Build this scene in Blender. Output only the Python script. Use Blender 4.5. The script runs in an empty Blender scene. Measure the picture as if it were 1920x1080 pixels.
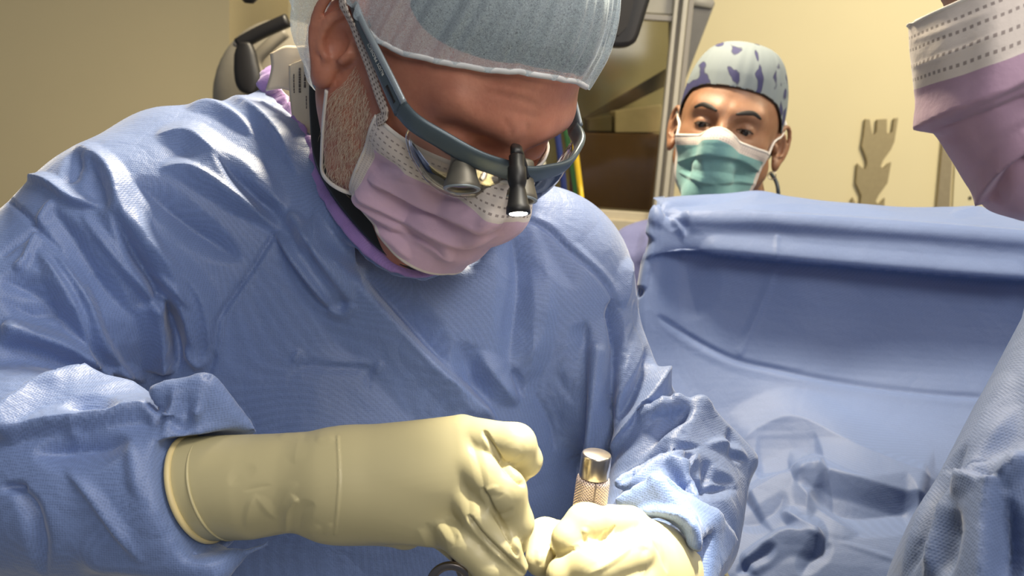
import bpy, bmesh, math, random
import numpy as np
from mathutils import Vector, Matrix
random.seed(7); rng = np.random.default_rng(7)
sc = bpy.context.scene
C = sc.collection
f32 = np.float64

# ------------------------------------------------------------ camera
FPX = 1600.0
CAM = np.array([0.0, 0.0, 1.52])
up = np.array([530.0, 7760.0, 1600.0]); up /= np.linalg.norm(up)      # world up seen in camera axes
yw = np.array([0, 0, -1.0]); yw = yw - up * yw.dot(up); yw /= np.linalg.norm(yw)
xw = np.cross(yw, up)
RW = np.stack([xw, yw, up])                                          # rows: world axes in camera coords; RW @ cam = world
cd = bpy.data.cameras.new('camera'); cam = bpy.data.objects.new('camera', cd); C.objects.link(cam)
M = Matrix([[*RW[0], CAM[0]], [*RW[1], CAM[1]], [*RW[2], CAM[2]], [0, 0, 0, 1]])
cam.matrix_world = M
cd.sensor_width = 36.0; cd.lens = 36.0 * FPX / 1920.0
cd.clip_start = 0.02; cd.clip_end = 50
cd.dof.use_dof = True; cd.dof.focus_distance = 0.60; cd.dof.aperture_fstop = 11.0
sc.camera = cam

def P(x, y, d):
    c = np.array([(x - 960) / FPX * d, -(y - 540) / FPX * d, -d])
    return CAM + RW @ c
def proj(W):
    c = (np.asarray(W, f32) - CAM) @ RW
    d = -c[..., 2]
    return 960 + c[..., 0] / d * FPX, 540 - c[..., 1] / d * FPX, d
def wdir(v):                       # camera-space direction -> world
    v = np.array(v, f32); v /= np.linalg.norm(v)
    return RW @ v

# ------------------------------------------------------------ world, lights, exposure
w = bpy.data.worlds.new('world'); sc.world = w; w.use_nodes = True
w.node_tree.nodes['Background'].inputs[0].default_value = (0.85, 0.9, 1.0, 1)
w.node_tree.nodes['Background'].inputs[1].default_value = 0.15
sc.view_settings.view_transform = 'Standard'; sc.view_settings.look = 'None'
sc.view_settings.gamma = 1.0; sc.view_settings.use_curve_mapping = False
sc.view_settings.exposure = 0.0
def area(name, loc, target, size, power, col):
    l = bpy.data.lights.new(name, 'AREA'); l.shape = 'SQUARE'; l.size = size; l.energy = power; l.color = col
    o = bpy.data.objects.new(name, l); C.objects.link(o); o.location = loc
    o.rotation_euler = (Vector(target) - Vector(loc)).to_track_quat('-Z', 'Y').to_euler()
    return o
def spot(name, loc, target, ang, blend, rad, power, col):
    l = bpy.data.lights.new(name, 'SPOT'); l.spot_size = ang; l.spot_blend = blend; l.shadow_soft_size = rad
    l.energy = power; l.color = col
    o = bpy.data.objects.new(name, l); C.objects.link(o); o.location = loc
    o.rotation_euler = (Vector(target) - Vector(loc)).to_track_quat('-Z', 'Y').to_euler()
    return o
area('ceiling_light_key', (-0.02, 1.35, 2.45), tuple(P(350, 450, .65)), 0.22, 46, (1.0, .86, .62))
area('fill_light_front', (0.75, 0.15, 2.7), tuple(P(1050, 300, .7)), 0.6, 15, (1.0, .94, .86))  # overhead fill added to brighten face and gown, no known fixture
area('fill_light_side', (0.35, -0.75, 2.15), tuple(P(860, 560, .7)), 0.6, 9, (1.0, .95, .88))  # added fill below ceiling height, lifts the gown belly; not a room lamp
area('ceiling_light_back', (1.6, 1.3, 2.65), (1.5, 3.0, 1.2), 0.8, 48, (1.0, .87, .62))
_t = P(1130, 955, .53)
spot('surgical_light', tuple(_t + np.array([.12, .10, 1.0])), tuple(_t), math.radians(14.0), 1.0, .03, 270, (1.0, .93, .74))
_h = P(972, 408, .475)
spot('headlight_beam', tuple(_h), tuple(P(1020, 985, .52)), math.radians(60), .9, .004, .35, (1, .96, .9))

# ------------------------------------------------------------ materials
def mat(name):
    m = bpy.data.materials.new(name); m.use_nodes = True
    nt = m.node_tree; b = nt.nodes['Principled BSDF']
    return m, nt, b
def N(nt, t, **kw):
    n = nt.nodes.new(t)
    for k, v in kw.items():
        if k in n.inputs: n.inputs[k].default_value = v
        else: setattr(n, k, v)
    return n
def plain(name, col, rough=.6, metal=0.0, **kw):
    m, nt, b = mat(name)
    tc = N(nt, 'ShaderNodeTexCoord'); no = N(nt, 'ShaderNodeTexNoise', Scale=kw.pop('nscale', 60.0), Detail=3.0)
    nt.links.new(tc.outputs['Object'], no.inputs['Vector'])
    mx = N(nt, 'ShaderNodeMix', data_type='RGBA'); amt = kw.pop('vary', .12)
    mx.inputs[6].default_value = (*[c * (1 - amt) for c in col], 1); mx.inputs[7].default_value = (*[min(1, c * (1 + amt)) for c in col], 1)
    nt.links.new(no.outputs['Fac'], mx.inputs[0]); nt.links.new(mx.outputs[2], b.inputs['Base Color'])
    b.inputs['Roughness'].default_value = rough; b.inputs['Metallic'].default_value = metal
    for k, v in kw.items(): b.inputs[k].default_value = v
    return m
def cloth(name, col, scale=700.0, bump=.35, rough=.5, sheen=.3, crinkle=.25, weave='dots', var=.10):
    m, nt, b = mat(name); L = nt.links.new
    tc = N(nt, 'ShaderNodeTexCoord')
    vo = N(nt, 'ShaderNodeTexVoronoi', Scale=scale, Randomness=.25)
    n1 = N(nt, 'ShaderNodeTexNoise', Scale=38.0, Detail=5.0, Roughness=.6, Distortion=.6)
    n2 = N(nt, 'ShaderNodeTexNoise', Scale=9.0, Detail=2.0)
    for n in (vo, n1, n2): L(tc.outputs['Object'], n.inputs['Vector'])
    b1 = N(nt, 'ShaderNodeBump', Strength=bump, Distance=.0006)
    b2 = N(nt, 'ShaderNodeBump', Strength=crinkle, Distance=.006)
    ve = N(nt, 'ShaderNodeTexVoronoi', Scale=11.0, feature='DISTANCE_TO_EDGE'); nd = N(nt, 'ShaderNodeTexNoise', Scale=14.0, Detail=4.0)
    L(tc.outputs['Object'], nd.inputs['Vector']); vm = N(nt, 'ShaderNodeVectorMath', operation='MULTIPLY_ADD'); vm.inputs[1].default_value = (.10, .10, .10)
    L(nd.outputs['Color'], vm.inputs[0]); L(tc.outputs['Object'], vm.inputs[2]); L(vm.outputs[0], ve.inputs['Vector'])
    b0 = N(nt, 'ShaderNodeBump', Strength=min(1, crinkle * 1.6), Distance=.010); L(ve.outputs['Distance'], b0.inputs['Height']); L(b0.outputs['Normal'], b2.inputs['Normal'])
    L(n1.outputs['Fac'], b2.inputs['Height']); L(vo.outputs['Distance'], b1.inputs['Height'])
    L(b2.outputs['Normal'], b1.inputs['Normal']); L(b1.outputs['Normal'], b.inputs['Normal'])
    mx = N(nt, 'ShaderNodeMix', data_type='RGBA')
    mx.inputs[6].default_value = (*[c * (1 - var) for c in col], 1); mx.inputs[7].default_value = (*[c * (1 + var) for c in col], 1)
    L(n2.outputs['Fac'], mx.inputs[0])
    mr = N(nt, 'ShaderNodeMapRange'); mr.inputs[1].default_value = 0; mr.inputs[2].default_value = .7 ; mr.inputs[3].default_value = .78; mr.inputs[4].default_value = 1.12
    L(vo.outputs['Distance'], mr.inputs[0])
    mu = N(nt, 'ShaderNodeMix', data_type='RGBA', blend_type='MULTIPLY'); mu.inputs[0].default_value = 1
    L(mx.outputs[2], mu.inputs[6]); L(mr.outputs[0], mu.inputs[7]); L(mu.outputs[2], b.inputs['Base Color'])
    b.inputs['Roughness'].default_value = rough
    b.inputs['Sheen Weight'].default_value = sheen; b.inputs['Sheen Roughness'].default_value = .4
    return m
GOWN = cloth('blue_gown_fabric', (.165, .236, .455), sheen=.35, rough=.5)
DRAPE = cloth('blue_drape_fabric', (.105, .158, .325), scale=900, bump=.12, rough=.6, crinkle=.10)
SCRUB = cloth('scrub_fabric', (.12, .13, .28), crinkle=.1, rough=.8)
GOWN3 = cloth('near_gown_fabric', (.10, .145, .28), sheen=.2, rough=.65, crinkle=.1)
def skin(name, c1, c2, ns=28.0):
    m, nt, b = mat(name); L = nt.links.new
    tc = N(nt, 'ShaderNodeTexCoord')
    n1 = N(nt, 'ShaderNodeTexNoise', Scale=ns, Detail=6.0, Roughness=.62); n2 = N(nt, 'ShaderNodeTexNoise', Scale=420.0, Detail=3.0)
    L(tc.outputs['Object'], n1.inputs['Vector']); L(tc.outputs['Object'], n2.inputs['Vector'])
    mx = N(nt, 'ShaderNodeMix', data_type='RGBA'); mx.inputs[6].default_value = (*c1, 1); mx.inputs[7].default_value = (*c2, 1)
    mr = N(nt, 'ShaderNodeMapRange'); mr.inputs[1].default_value = .35; mr.inputs[2].default_value = .65
    L(n1.outputs['Fac'], mr.inputs[0]); L(mr.outputs[0], mx.inputs[0]); L(mx.outputs[2], b.inputs['Base Color'])
    bp = N(nt, 'ShaderNodeBump', Strength=.25, Distance=.0006); L(n2.outputs['Fac'], bp.inputs['Height']); L(bp.outputs['Normal'], b.inputs['Normal'])
    b.inputs['Roughness'].default_value = .5
    b.inputs['Subsurface Weight'].default_value = .12; b.inputs['Subsurface Radius'].default_value = (.01, .003, .0015); b.inputs['Subsurface Scale'].default_value = .5
    return m
SKIN = skin('ruddy_skin', (.42, .155, .10), (.56, .24, .155))
SKIN2 = skin('tan_skin', (.27, .13, .068), (.34, .175, .10))
SKIN3 = skin('warm_skin', (.40, .22, .14), (.50, .28, .18))
LATEX = plain('latex_glove', (.54, .475, .265), .42, nscale=25, vary=.06)
LATEX.node_tree.nodes['Principled BSDF'].inputs['Subsurface Weight'].default_value = 0.0
LATEX.node_tree.nodes['Principled BSDF'].inputs['Subsurface Radius'].default_value = (.004, .003, .001)
STEEL = plain('brushed_steel', (.62, .55, .50), .28, 1.0)
BLACK = plain('black_plastic', (.012, .011, .011), .45)
COLLAR = plain('black_collar', (.008, .008, .009), .33)
WHITE = plain('white_trim', (.72, .68, .64), .8)
LILACTRIM = cloth('lilac_binding', (.36, .22, .55), scale=1500, crinkle=.5, var=.2)
GREYFRAME = plain('grey_frame', (.085, .115, .135), .38, .25)
GREYLIGHT = plain('pale_grey_frame', (.32, .37, .40), .35, .3)
TELE = plain('anodised_grey', (.20, .185, .15), .5, .6)
DARKHAIR = plain('dark_hair', (.02, .016, .014), .6)
def glass(name, tint=(1, 1, 1), alpha=.12, rough=.03):
    m, nt, b = mat(name); L = nt.links.new
    out = nt.nodes['Material Output']
    tr = N(nt, 'ShaderNodeBsdfTransparent'); tr.inputs[0].default_value = (*tint, 1)
    gl = N(nt, 'ShaderNodeBsdfGlossy', Roughness=rough)
    fr = N(nt, 'ShaderNodeFresnel', IOR=1.22 if 'cabinet' in name else 1.5); ad = N(nt, 'ShaderNodeMath', operation='ADD'); ad.inputs[1].default_value = alpha
    mx = N(nt, 'ShaderNodeMixShader'); L(fr.outputs[0], ad.inputs[0]); L(ad.outputs[0], mx.inputs[0])
    L(tr.outputs[0], mx.inputs[1]); L(gl.outputs[0], mx.inputs[2]); L(mx.outputs[0], out.inputs[0])
    return m
LENS = glass('clear_lens', (.95, .93, .90), .10)
CABGLASS = glass('cabinet_glass', (.86, .84, .76), .02, .08)
def wallmat(name, col):
    m, nt, b = mat(name); L = nt.links.new
    tc = N(nt, 'ShaderNodeTexCoord'); n1 = N(nt, 'ShaderNodeTexNoise', Scale=3.0, Detail=3.0); n2 = N(nt, 'ShaderNodeTexNoise', Scale=260.0, Detail=2.0)
    L(tc.outputs['Object'], n1.inputs['Vector']); L(tc.outputs['Object'], n2.inputs['Vector'])
    mx = N(nt, 'ShaderNodeMix', data_type='RGBA'); mx.inputs[6].default_value = (*[c * .96 for c in col], 1); mx.inputs[7].default_value = (*[c * 1.04 for c in col], 1)
    L(n1.outputs['Fac'], mx.inputs[0]); L(mx.outputs[2], b.inputs['Base Color'])
    bp = N(nt, 'ShaderNodeBump', Strength=.08, Distance=.002); L(n2.outputs['Fac'], bp.inputs['Height']); L(bp.outputs['Normal'], b.inputs['Normal'])
    b.inputs['Roughness'].default_value = .75
    return m
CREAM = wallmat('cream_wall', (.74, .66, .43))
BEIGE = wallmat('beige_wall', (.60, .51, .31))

# ------------------------------------------------------------ mesh helpers
def ob(name, V, Fc, m, parent=None, uv=None, smooth=True, mats=None, fm=None):
    me = bpy.data.meshes.new(name)
    V = np.asarray(V, f32)
    me.from_pydata([tuple(v) for v in V], [], [tuple(int(i) for i in q) for q in Fc])
    me.update()
    if smooth: me.polygons.foreach_set('use_smooth', [True] * len(me.polygons))
    if uv is not None:
        ul = me.uv_layers.new(name='UVMap'); li = np.empty(len(me.loops), np.int32); me.loops.foreach_get('vertex_index', li)
        ul.data.foreach_set('uv', np.asarray(uv, f32)[li].ravel())
    for mm in (mats or [m]): me.materials.append(mm)
    if fm is not None: me.polygons.foreach_set('material_index', np.asarray(fm, np.int32))
    o = bpy.data.objects.new(name, me); C.objects.link(o)
    if parent is not None:
        o.parent = parent
        if parent.type == 'EMPTY': o.location = -parent.location
    return o
def big(name, V, Fc, m, parent=None):      # fast quads
    me = bpy.data.meshes.new(name); V = np.asarray(V, np.float32); Fc = np.asarray(Fc, np.int32)
    me.vertices.add(len(V)); me.vertices.foreach_set('co', V.ravel())
    k = Fc.shape[1]; me.loops.add(Fc.size); me.loops.foreach_set('vertex_index', Fc.ravel())
    me.polygons.add(len(Fc)); me.polygons.foreach_set('loop_start', np.arange(0, Fc.size, k, dtype=np.int32))
    me.update(calc_edges=True); me.validate()
    me.polygons.foreach_set('use_smooth', np.ones(len(me.polygons), bool))
    if m: me.materials.append(m)
    o = bpy.data.objects.new(name, me); C.objects.link(o)
    if parent is not None:
        o.parent = parent
        if parent.type == 'EMPTY': o.location = -parent.location
    return o
def thing(name, label, cat, loc=(0, 0, 0), group=None):
    o = bpy.data.objects.new(name, None); C.objects.link(o); o.location = tuple(loc); o.empty_display_size = .05
    o['label'] = label; o['category'] = cat
    if group: o['group'] = group
    return o
def tag(o, label, cat, group=None):
    o['label'] = label; o['category'] = cat
    if group: o['group'] = group
    return o
def struct(o): o['kind'] = 'structure'; return o

def vnormals(V, F):
    n = np.zeros_like(V)
    a = V[F[:, 2]] - V[F[:, 0]]; b = V[F[:, 3 if F.shape[1] > 3 else 1]] - V[F[:, 1 if F.shape[1] > 3 else 0]]
    if F.shape[1] > 3: fn = np.cross(a, b)
    else: fn = np.cross(b, a)
    for k in range(F.shape[1]):
        for c in range(3): n[:, c] += np.bincount(F[:, k], fn[:, c], len(V))
    l = np.linalg.norm(n, axis=1); l[l == 0] = 1
    return n / l[:, None]
def relax(V, F, it=2, lam=.5):
    A = np.concatenate([F[:, [i, (i + 1) % 4]] for i in range(4)]); A = np.concatenate([A, A[:, ::-1]])
    deg = np.bincount(A[:, 0], minlength=len(V)).astype(float); deg[deg == 0] = 1
    for _ in range(it):
        S = np.stack([np.bincount(A[:, 0], V[A[:, 1], c], len(V)) for c in range(3)], 1) / deg[:, None]
        V = V + lam * (S - V)
    return V
def subdiv(V, F):                         # quad split, smoothed
    n = len(V)
    E = np.concatenate([np.sort(F[:, [i, (i + 1) % 4]], axis=1) for i in range(4)])
    key = E[:, 0].astype(np.int64) * n + E[:, 1]
    uq, inv = np.unique(key, return_inverse=True); inv = inv.ravel()
    ev = np.stack([uq // n, uq % n], 1)
    m = len(F); e = [inv[i * m:(i + 1) * m] + n for i in range(4)]
    fc = np.arange(m) + n + len(uq)
    V2 = np.concatenate([V, V[ev].mean(1), V[F].mean(1)])
    Q = [np.stack([F[:, i], e[i], fc, e[(i + 3) % 4]], 1) for i in range(4)]
    F2 = np.concatenate(Q)
    return relax(V2, F2, 2, .5), F2

# ------------------------------------------------------------ signed distance shapes
def ell(q, c, r):
    d = (q - np.array(c)) ; r = np.array(r, f32)
    k0 = np.sqrt(((d / r) ** 2).sum(-1)); k1 = np.sqrt(((d / r ** 2) ** 2).sum(-1)) + 1e-9
    return k0 * (k0 - 1) / k1
def rc(q, a, b, ra, rb):                  # tapered capsule
    a = np.array(a, f32); b = np.array(b, f32); ba = b - a
    h = np.clip(((q - a) @ ba) / (ba @ ba), 0, 1)
    d = q - a - h[..., None] * ba
    return np.sqrt((d * d).sum(-1)) - (ra + (rb - ra) * h)
def tri(q, a, b, c, r):                   # slab-like triangle with rounded rim
    a, b, c = (np.array(v, f32) for v in (a, b, c))
    ba = b - a; cb = c - b; ac = a - c; n = np.cross(ba, ac)
    pa = q - a; pb = q - b; pc = q - c
    ins = (np.sign(pa @ np.cross(ba, n)) + np.sign(pb @ np.cross(cb, n)) + np.sign(pc @ np.cross(ac, n))) < 2
    def sg(p, e): h = np.clip((p @ e) / (e @ e), 0, 1)[..., None]; d = e * h - p; return (d * d).sum(-1)
    d1 = np.minimum(np.minimum(sg(pa, ba), sg(pb, cb)), sg(pc, ac)); d2 = (pa @ n) ** 2 / (n @ n)
    return np.sqrt(np.where(ins, d1, d2)) - r
def smin(a, b, k):
    h = np.clip(.5 + .5 * (b - a) / k, 0, 1)
    return b + (a - b) * h - k * h * (1 - h)
def smax(a, b, k): return -smin(-a, -b, k)
def chain(q, pts, rs, k=0):
    d = None
    for i in range(len(pts) - 1):
        e = rc(q, pts[i], pts[i + 1], rs[i], rs[i + 1])
        d = e if d is None else (smin(d, e, k) if k else np.minimum(d, e))
    return d
def axis(*segs):                          # (start, end, step) pieces -> nonuniform samples
    out = []
    for s, e, h in segs:
        n = max(1, int(round((e - s) / h))); out.append(np.linspace(s, e, n, endpoint=False))
    out.append([segs[-1][1]])
    return np.concatenate(out)
def snet(f, xs, ys, zs):
    nx, ny, nz = len(xs), len(ys), len(zs)
    # coarse pass to skip far cells
    F = np.empty((nx, ny, nz), np.float32); st = 4
    ix = np.minimum(np.arange(0, nx + st, st), nx - 1); iy = np.minimum(np.arange(0, ny + st, st), ny - 1); iz = np.minimum(np.arange(0, nz + st, st), nz - 1)
    ix, iy, iz = np.unique(ix), np.unique(iy), np.unique(iz)
    G = np.stack(np.meshgrid(xs[ix], ys[iy], zs[iz], indexing='ij'), -1)
    Fc = f(G.reshape(-1, 3)).reshape(G.shape[:3])
    bx = np.minimum(np.searchsorted(ix, np.arange(nx), side='right') - 1, len(ix) - 2)
    by = np.minimum(np.searchsorted(iy, np.arange(ny), side='right') - 1, len(iy) - 2)
    bz = np.minimum(np.searchsorted(iz, np.arange(nz), side='right') - 1, len(iz) - 2)
    dx, dy, dz = np.diff(xs[ix]), np.diff(ys[iy]), np.diff(zs[iz])
    diag = np.sqrt(dx[:, None, None] ** 2 + dy[None, :, None] ** 2 + dz[None, None, :] ** 2)
    mn = np.full(diag.shape, 1e9)
    for a in (0, 1):
        for b in (0, 1):
            for c in (0, 1):
                mn = np.minimum(mn, np.abs(Fc[a:a + len(dx), b:b + len(dy), c:c + len(dz)]))
    near = mn < diag * 1.25
    base = Fc[:len(dx), :len(dy), :len(dz)]
    I = np.ix_(bx, by, bz)
    F[:] = np.where(base[I] < 0, -1.0, 1.0)
    msk = near[I]
    idx = np.nonzero(msk)
    pts = np.stack([xs[idx[0]], ys[idx[1]], zs[idx[2]]], -1)
    vals = np.empty(len(pts), np.float32)
    for s in range(0, len(pts), 400000): vals[s:s + 400000] = f(pts[s:s + 400000])
    F[idx] = vals
    B = F < 0
    cnt = np.zeros((nx - 1, ny - 1, nz - 1), np.int8)
    for a in (0, 1):
        for b in (0, 1):
            for c in (0, 1): cnt += B[a:nx - 1 + a, b:ny - 1 + b, c:nz - 1 + c]
    mix = (cnt > 0) & (cnt < 8)
    ci = np.nonzero(mix); n = len(ci[0])
    ID = np.full(mix.shape, -1, np.int64); ID[ci] = np.arange(n)
    acc = np.zeros((n, 3)); k = np.zeros(n)
    cr = [(a, b, c) for a in (0, 1) for b in (0, 1) for c in (0, 1)]
    val = {c: F[ci[0] + c[0], ci[1] + c[1], ci[2] + c[2]].astype(float) for c in cr}
    pos = {c: np.stack([xs[ci[0] + c[0]], ys[ci[1] + c[1]], zs[ci[2] + c[2]]], -1) for c in cr}
    for c in cr:
        for ax in range(3):
            if c[ax] == 0:
                d = list(c); d[ax] = 1; d = tuple(d)
                m = (val[c] < 0) != (val[d] < 0)
                t = val[c][m] / (val[c][m] - val[d][m])
                acc[m] += pos[c][m] + t[:, None] * (pos[d][m] - pos[c][m]); k[m] += 1
    V = acc / k[:, None]
    faces = []
    for ax in range(3):
        o1, o2 = (ax + 1) % 3, (ax + 2) % 3
        sl0 = [slice(None)] * 3; sl1 = [slice(None)] * 3
        sl0[ax] = slice(0, -1); sl1[ax] = slice(1, None)
        ch = B[tuple(sl0)] != B[tuple(sl1)]
        e = np.array(np.nonzero(ch)).T
        ok = (e[:, o1] > 0) & (e[:, o2] > 0) & (e[:, o1] < ID.shape[o1]) & (e[:, o2] < ID.shape[o2])
        e = e[ok]
        def cell(d1, d2):
            g = e.copy(); g[:, o1] += d1; g[:, o2] += d2
            return ID[g[:, 0], g[:, 1], g[:, 2]]
        q = np.stack([cell(-1, -1), cell(0, -1), cell(0, 0), cell(-1, 0)], 1)
        s = B[e[:, 0], e[:, 1], e[:, 2]]
        q[~s] = q[~s][:, ::-1]
        faces.append(q)
    Fq = np.concatenate(faces); Fq = Fq[(Fq >= 0).all(1)]
    return V, Fq
def trace(f, O, D, t0=0.0, t1=2.0, it=60):
    O = np.atleast_2d(O); D = np.atleast_2d(D); t = np.full(len(D), float(t0)); best = np.full(len(D), 1e9); bt = t.copy()
    for _ in range(it):
        d = f(O + D * t[:, None]); m = d < best; best[m] = d[m]; bt[m] = t[m]
        t = np.where(t < t1, t + d * .85, t)
    return O + D * bt[:, None], best
def pray(px, py):
    px = np.atleast_1d(np.asarray(px, f32)); py = np.atleast_1d(np.asarray(py, f32))
    c = np.stack([(px - 960) / FPX, -(py - 540) / FPX, -np.ones_like(px)], -1); c /= np.linalg.norm(c, axis=1)[:, None]
    return c @ RW.T
def hit(f, px, py, off=0.0):              # where the sight line meets a shape, lifted off it
    g = (lambda q: f(q) - off) if off else f
    p, b = trace(g, CAM[None, :] + 0 * pray(px, py), pray(px, py), .2, 2.2)
    return p

# ------------------------------------------------------------ folds
def strokes(V, Nn, S, sel=None, gain=1.0, dirn=None):
    """every stroke is (points, height in mm, width one side, width other side[, taper]); widths in photo pixels at 0.6 m"""
    px, py, d = proj(V)
    view = V - CAM; view /= np.linalg.norm(view, axis=1)[:, None]
    face = -(Nn * view).sum(1); wgt = np.clip((face + .05) / .3, 0, 1)
    if sel is not None: wgt = wgt * sel
    out = np.zeros(len(V))
    for st in S:
        pts, h, wl, wr = st[:4]; tap = st[4] if len(st) > 4 else .38
        pts = np.array(crom2(pts, 5)) if len(pts) > 2 and not (len(st) > 5 and st[5]) else np.array(pts, f32)
        R = 2.3 * max(wl, wr)
        m = (px > pts[:, 0].min() - R) & (px < pts[:, 0].max() + R) & (py > pts[:, 1].min() - R) & (py < pts[:, 1].max() + R) & (wgt > 0)
        ii = np.nonzero(m)[0]
        if not len(ii): continue
        x = px[ii]; y = py[ii]; best = np.full(len(ii), 1e9); sg = np.zeros(len(ii)); ar = np.zeros(len(ii))
        seg = np.hypot(*np.diff(pts, axis=0).T); cum = np.concatenate([[0], np.cumsum(seg)]); tot = cum[-1]
        for i in range(len(pts) - 1):
            ax, ay = pts[i]; dx, dy = pts[i + 1] - pts[i]; L2 = dx * dx + dy * dy + 1e-9
            u = np.clip(((x - ax) * dx + (y - ay) * dy) / L2, 0, 1)
            ex = x - ax - u * dx; ey = y - ay - u * dy; r = np.hypot(ex, ey)
            b = r < best; best[b] = r[b]; sg[b] = (dx * ey - dy * ex)[b]; ar[b] = ((cum[i] + u * seg[i]) / tot)[b]
        if tap > 0: tp = np.clip(np.minimum(ar, 1 - ar) / tap, 0, 1); tp = tp * (2 - tp)
        else: tp = 1
        ww = np.where(sg < 0, wl, wr) * (.30 + .70 * tp)
        tt = np.clip(1 - best / (ww * 2.1), 0, 1); pr = tt ** 1.15
        out[ii] += h * .001 * pr * tp
    return V + (Nn if dirn is None else dirn) * (out * wgt * gain)[:, None]
def crom2(pts, n):
    pts = [np.array(p, f32) for p in pts]
    e = [2 * pts[0] - pts[1]] + pts + [2 * pts[-1] - pts[-2]]; out = []
    for i in range(1, len(e) - 2):
        for k in range(n):
            t = k / n; a, b, c, d = e[i - 1], e[i], e[i + 1], e[i + 2]
            out.append(.5 * (2 * b + (c - a) * t + (2 * a - 5 * b + 4 * c - d) * t * t + (3 * b - a - 3 * c + d) * t ** 3))
    out.append(pts[-1]); return out
def resamp(pts, n, closed=False):
    p = np.array(crom2(list(pts) + ([pts[0]] if closed else []), 8)); s = np.concatenate([[0], np.cumsum(np.linalg.norm(np.diff(p, axis=0), axis=1))])
    t = np.linspace(0, s[-1], n + (1 if closed else 0)); q = np.stack([np.interp(t, s, p[:, c]) for c in range(p.shape[1])], 1)
    return q[:-1] if closed else q
def sweep(path, w, t, nrm=None, seg=12, closed=False, power=2.0, cap=True):
    """super-elliptic section of half width w and half thickness t swept along a path; nrm = thickness direction(s)"""
    path = np.asarray(path, f32); n = len(path)
    tg = np.roll(path, -1, 0) - np.roll(path, 1, 0)
    if not closed: tg[0] = path[1] - path[0]; tg[-1] = path[-1] - path[-2]
    tg /= np.linalg.norm(tg, axis=1)[:, None]
    if nrm is None:
        nn = np.zeros_like(path); a = np.array([0, 0, 1.0]) if abs(tg[0][2]) < .9 else np.array([1.0, 0, 0])
        for i in range(n): a = a - tg[i] * a.dot(tg[i]); a /= np.linalg.norm(a); nn[i] = a
    else:
        nn = np.broadcast_to(np.asarray(nrm, f32), path.shape).copy(); nn -= tg * (nn * tg).sum(1)[:, None]; nn /= np.linalg.norm(nn, axis=1)[:, None]
    bb = np.cross(tg, nn)
    w = np.broadcast_to(w, n); t = np.broadcast_to(t, n)
    an = np.linspace(0, 2 * np.pi, seg, endpoint=False); ca, sa = np.cos(an), np.sin(an); e = 2 / power
    cx = np.sign(ca) * abs(ca) ** e; sx = np.sign(sa) * abs(sa) ** e
    V = (path[:, None] + bb[:, None] * (w[:, None] * cx)[..., None] + nn[:, None] * (t[:, None] * sx)[..., None]).reshape(-1, 3)
    F = [(i * seg + j, i * seg + (j + 1) % seg, ((i + 1) % n) * seg + (j + 1) % seg, ((i + 1) % n) * seg + j) for i in range(n if closed else n - 1) for j in range(seg)]
    if not closed and cap: F += [tuple(range(seg))[::-1], tuple((n - 1) * seg + j for j in range(seg))]
    return V, F
def merge(*parts):
    V, F = [], []; o = 0
    for v, f in parts:
        V += [tuple(a) for a in v]; F += [tuple(i + o for i in q) for q in f]; o += len(v)
    return V, F
def grid(ctrl, nu, nv):                   # ctrl[rows][cols] -> smooth patch
    R = np.array(ctrl, f32)
    R = np.stack([resamp(r, nu) for r in R])
    G = np.stack([resamp(R[:, j], nv) for j in range(nu)], 1)
    return G
def gfaces(nv, nu, closed=False):
    F = []
    for i in range(nv - 1):
        for j in range(nu if closed else nu - 1):
            k = (j + 1) % nu; F.append((i * nu + j, (i + 1) * nu + j, (i + 1) * nu + k, i * nu + k))
    return np.array(F)
def guv(nv, nu): return np.stack([np.tile(np.linspace(0, 1, nu), nv), np.repeat(np.linspace(0, 1, nv), nu)], 1)
def box(c, X, Y, Z, bev=0.0):
    c = np.array(c, f32); bm = bmesh.new(); bmesh.ops.create_cube(bm, size=2)
    for v in bm.verts: v.co = Vector(c + v.co.x * np.array(X) + v.co.y * np.array(Y) + v.co.z * np.array(Z))
    if bev: bmesh.ops.bevel(bm, geom=bm.edges[:], offset=bev, segments=3, affect='EDGES', profile=.5)
    bm.normal_update(); bm.verts.index_update()
    r = ([tuple(v.co) for v in bm.verts], [tuple(v.index for v in f.verts) for f in bm.faces]); bm.free(); return r
def lathe(a, b, prof, seg=40, caps=True):
    """profile [(along 0..1, radius)] turned about the axis a-b"""
    a = np.array(a, f32); b = np.array(b, f32)
    path = np.array([a + (b - a) * t for t, r in prof]); ax = (b - a) / np.linalg.norm(b - a)
    u = np.cross(ax, [0, 0, 1.0] if abs(ax[2]) < .9 else [1.0, 0, 0]); u /= np.linalg.norm(u); v = np.cross(ax, u)
    an = np.linspace(0, 2 * np.pi, seg, endpoint=False)
    V = np.concatenate([p + r * (np.cos(an)[:, None] * u + np.sin(an)[:, None] * v) for p, (t, r) in zip(path, prof)])
    n = len(prof); F = [(i * seg + j, i * seg + (j + 1) % seg, (i + 1) * seg + (j + 1) % seg, (i + 1) * seg + j) for i in range(n - 1) for j in range(seg)]
    if caps: F += [tuple(range(seg))[::-1], tuple((n - 1) * seg + j for j in range(seg))]
    return V, F
def prism(poly, n, t):                    # flat outline given thickness t along n
    poly = np.array(poly, f32); n = np.array(n, f32); k = len(poly)
    V = np.concatenate([poly + n * t / 2, poly - n * t / 2])
    F = [tuple(range(k)), tuple(range(2 * k - 1, k - 1, -1))] + [(i, i + k, (i + 1) % k + k, (i + 1) % k) for i in range(k)]
    return V, F
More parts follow.
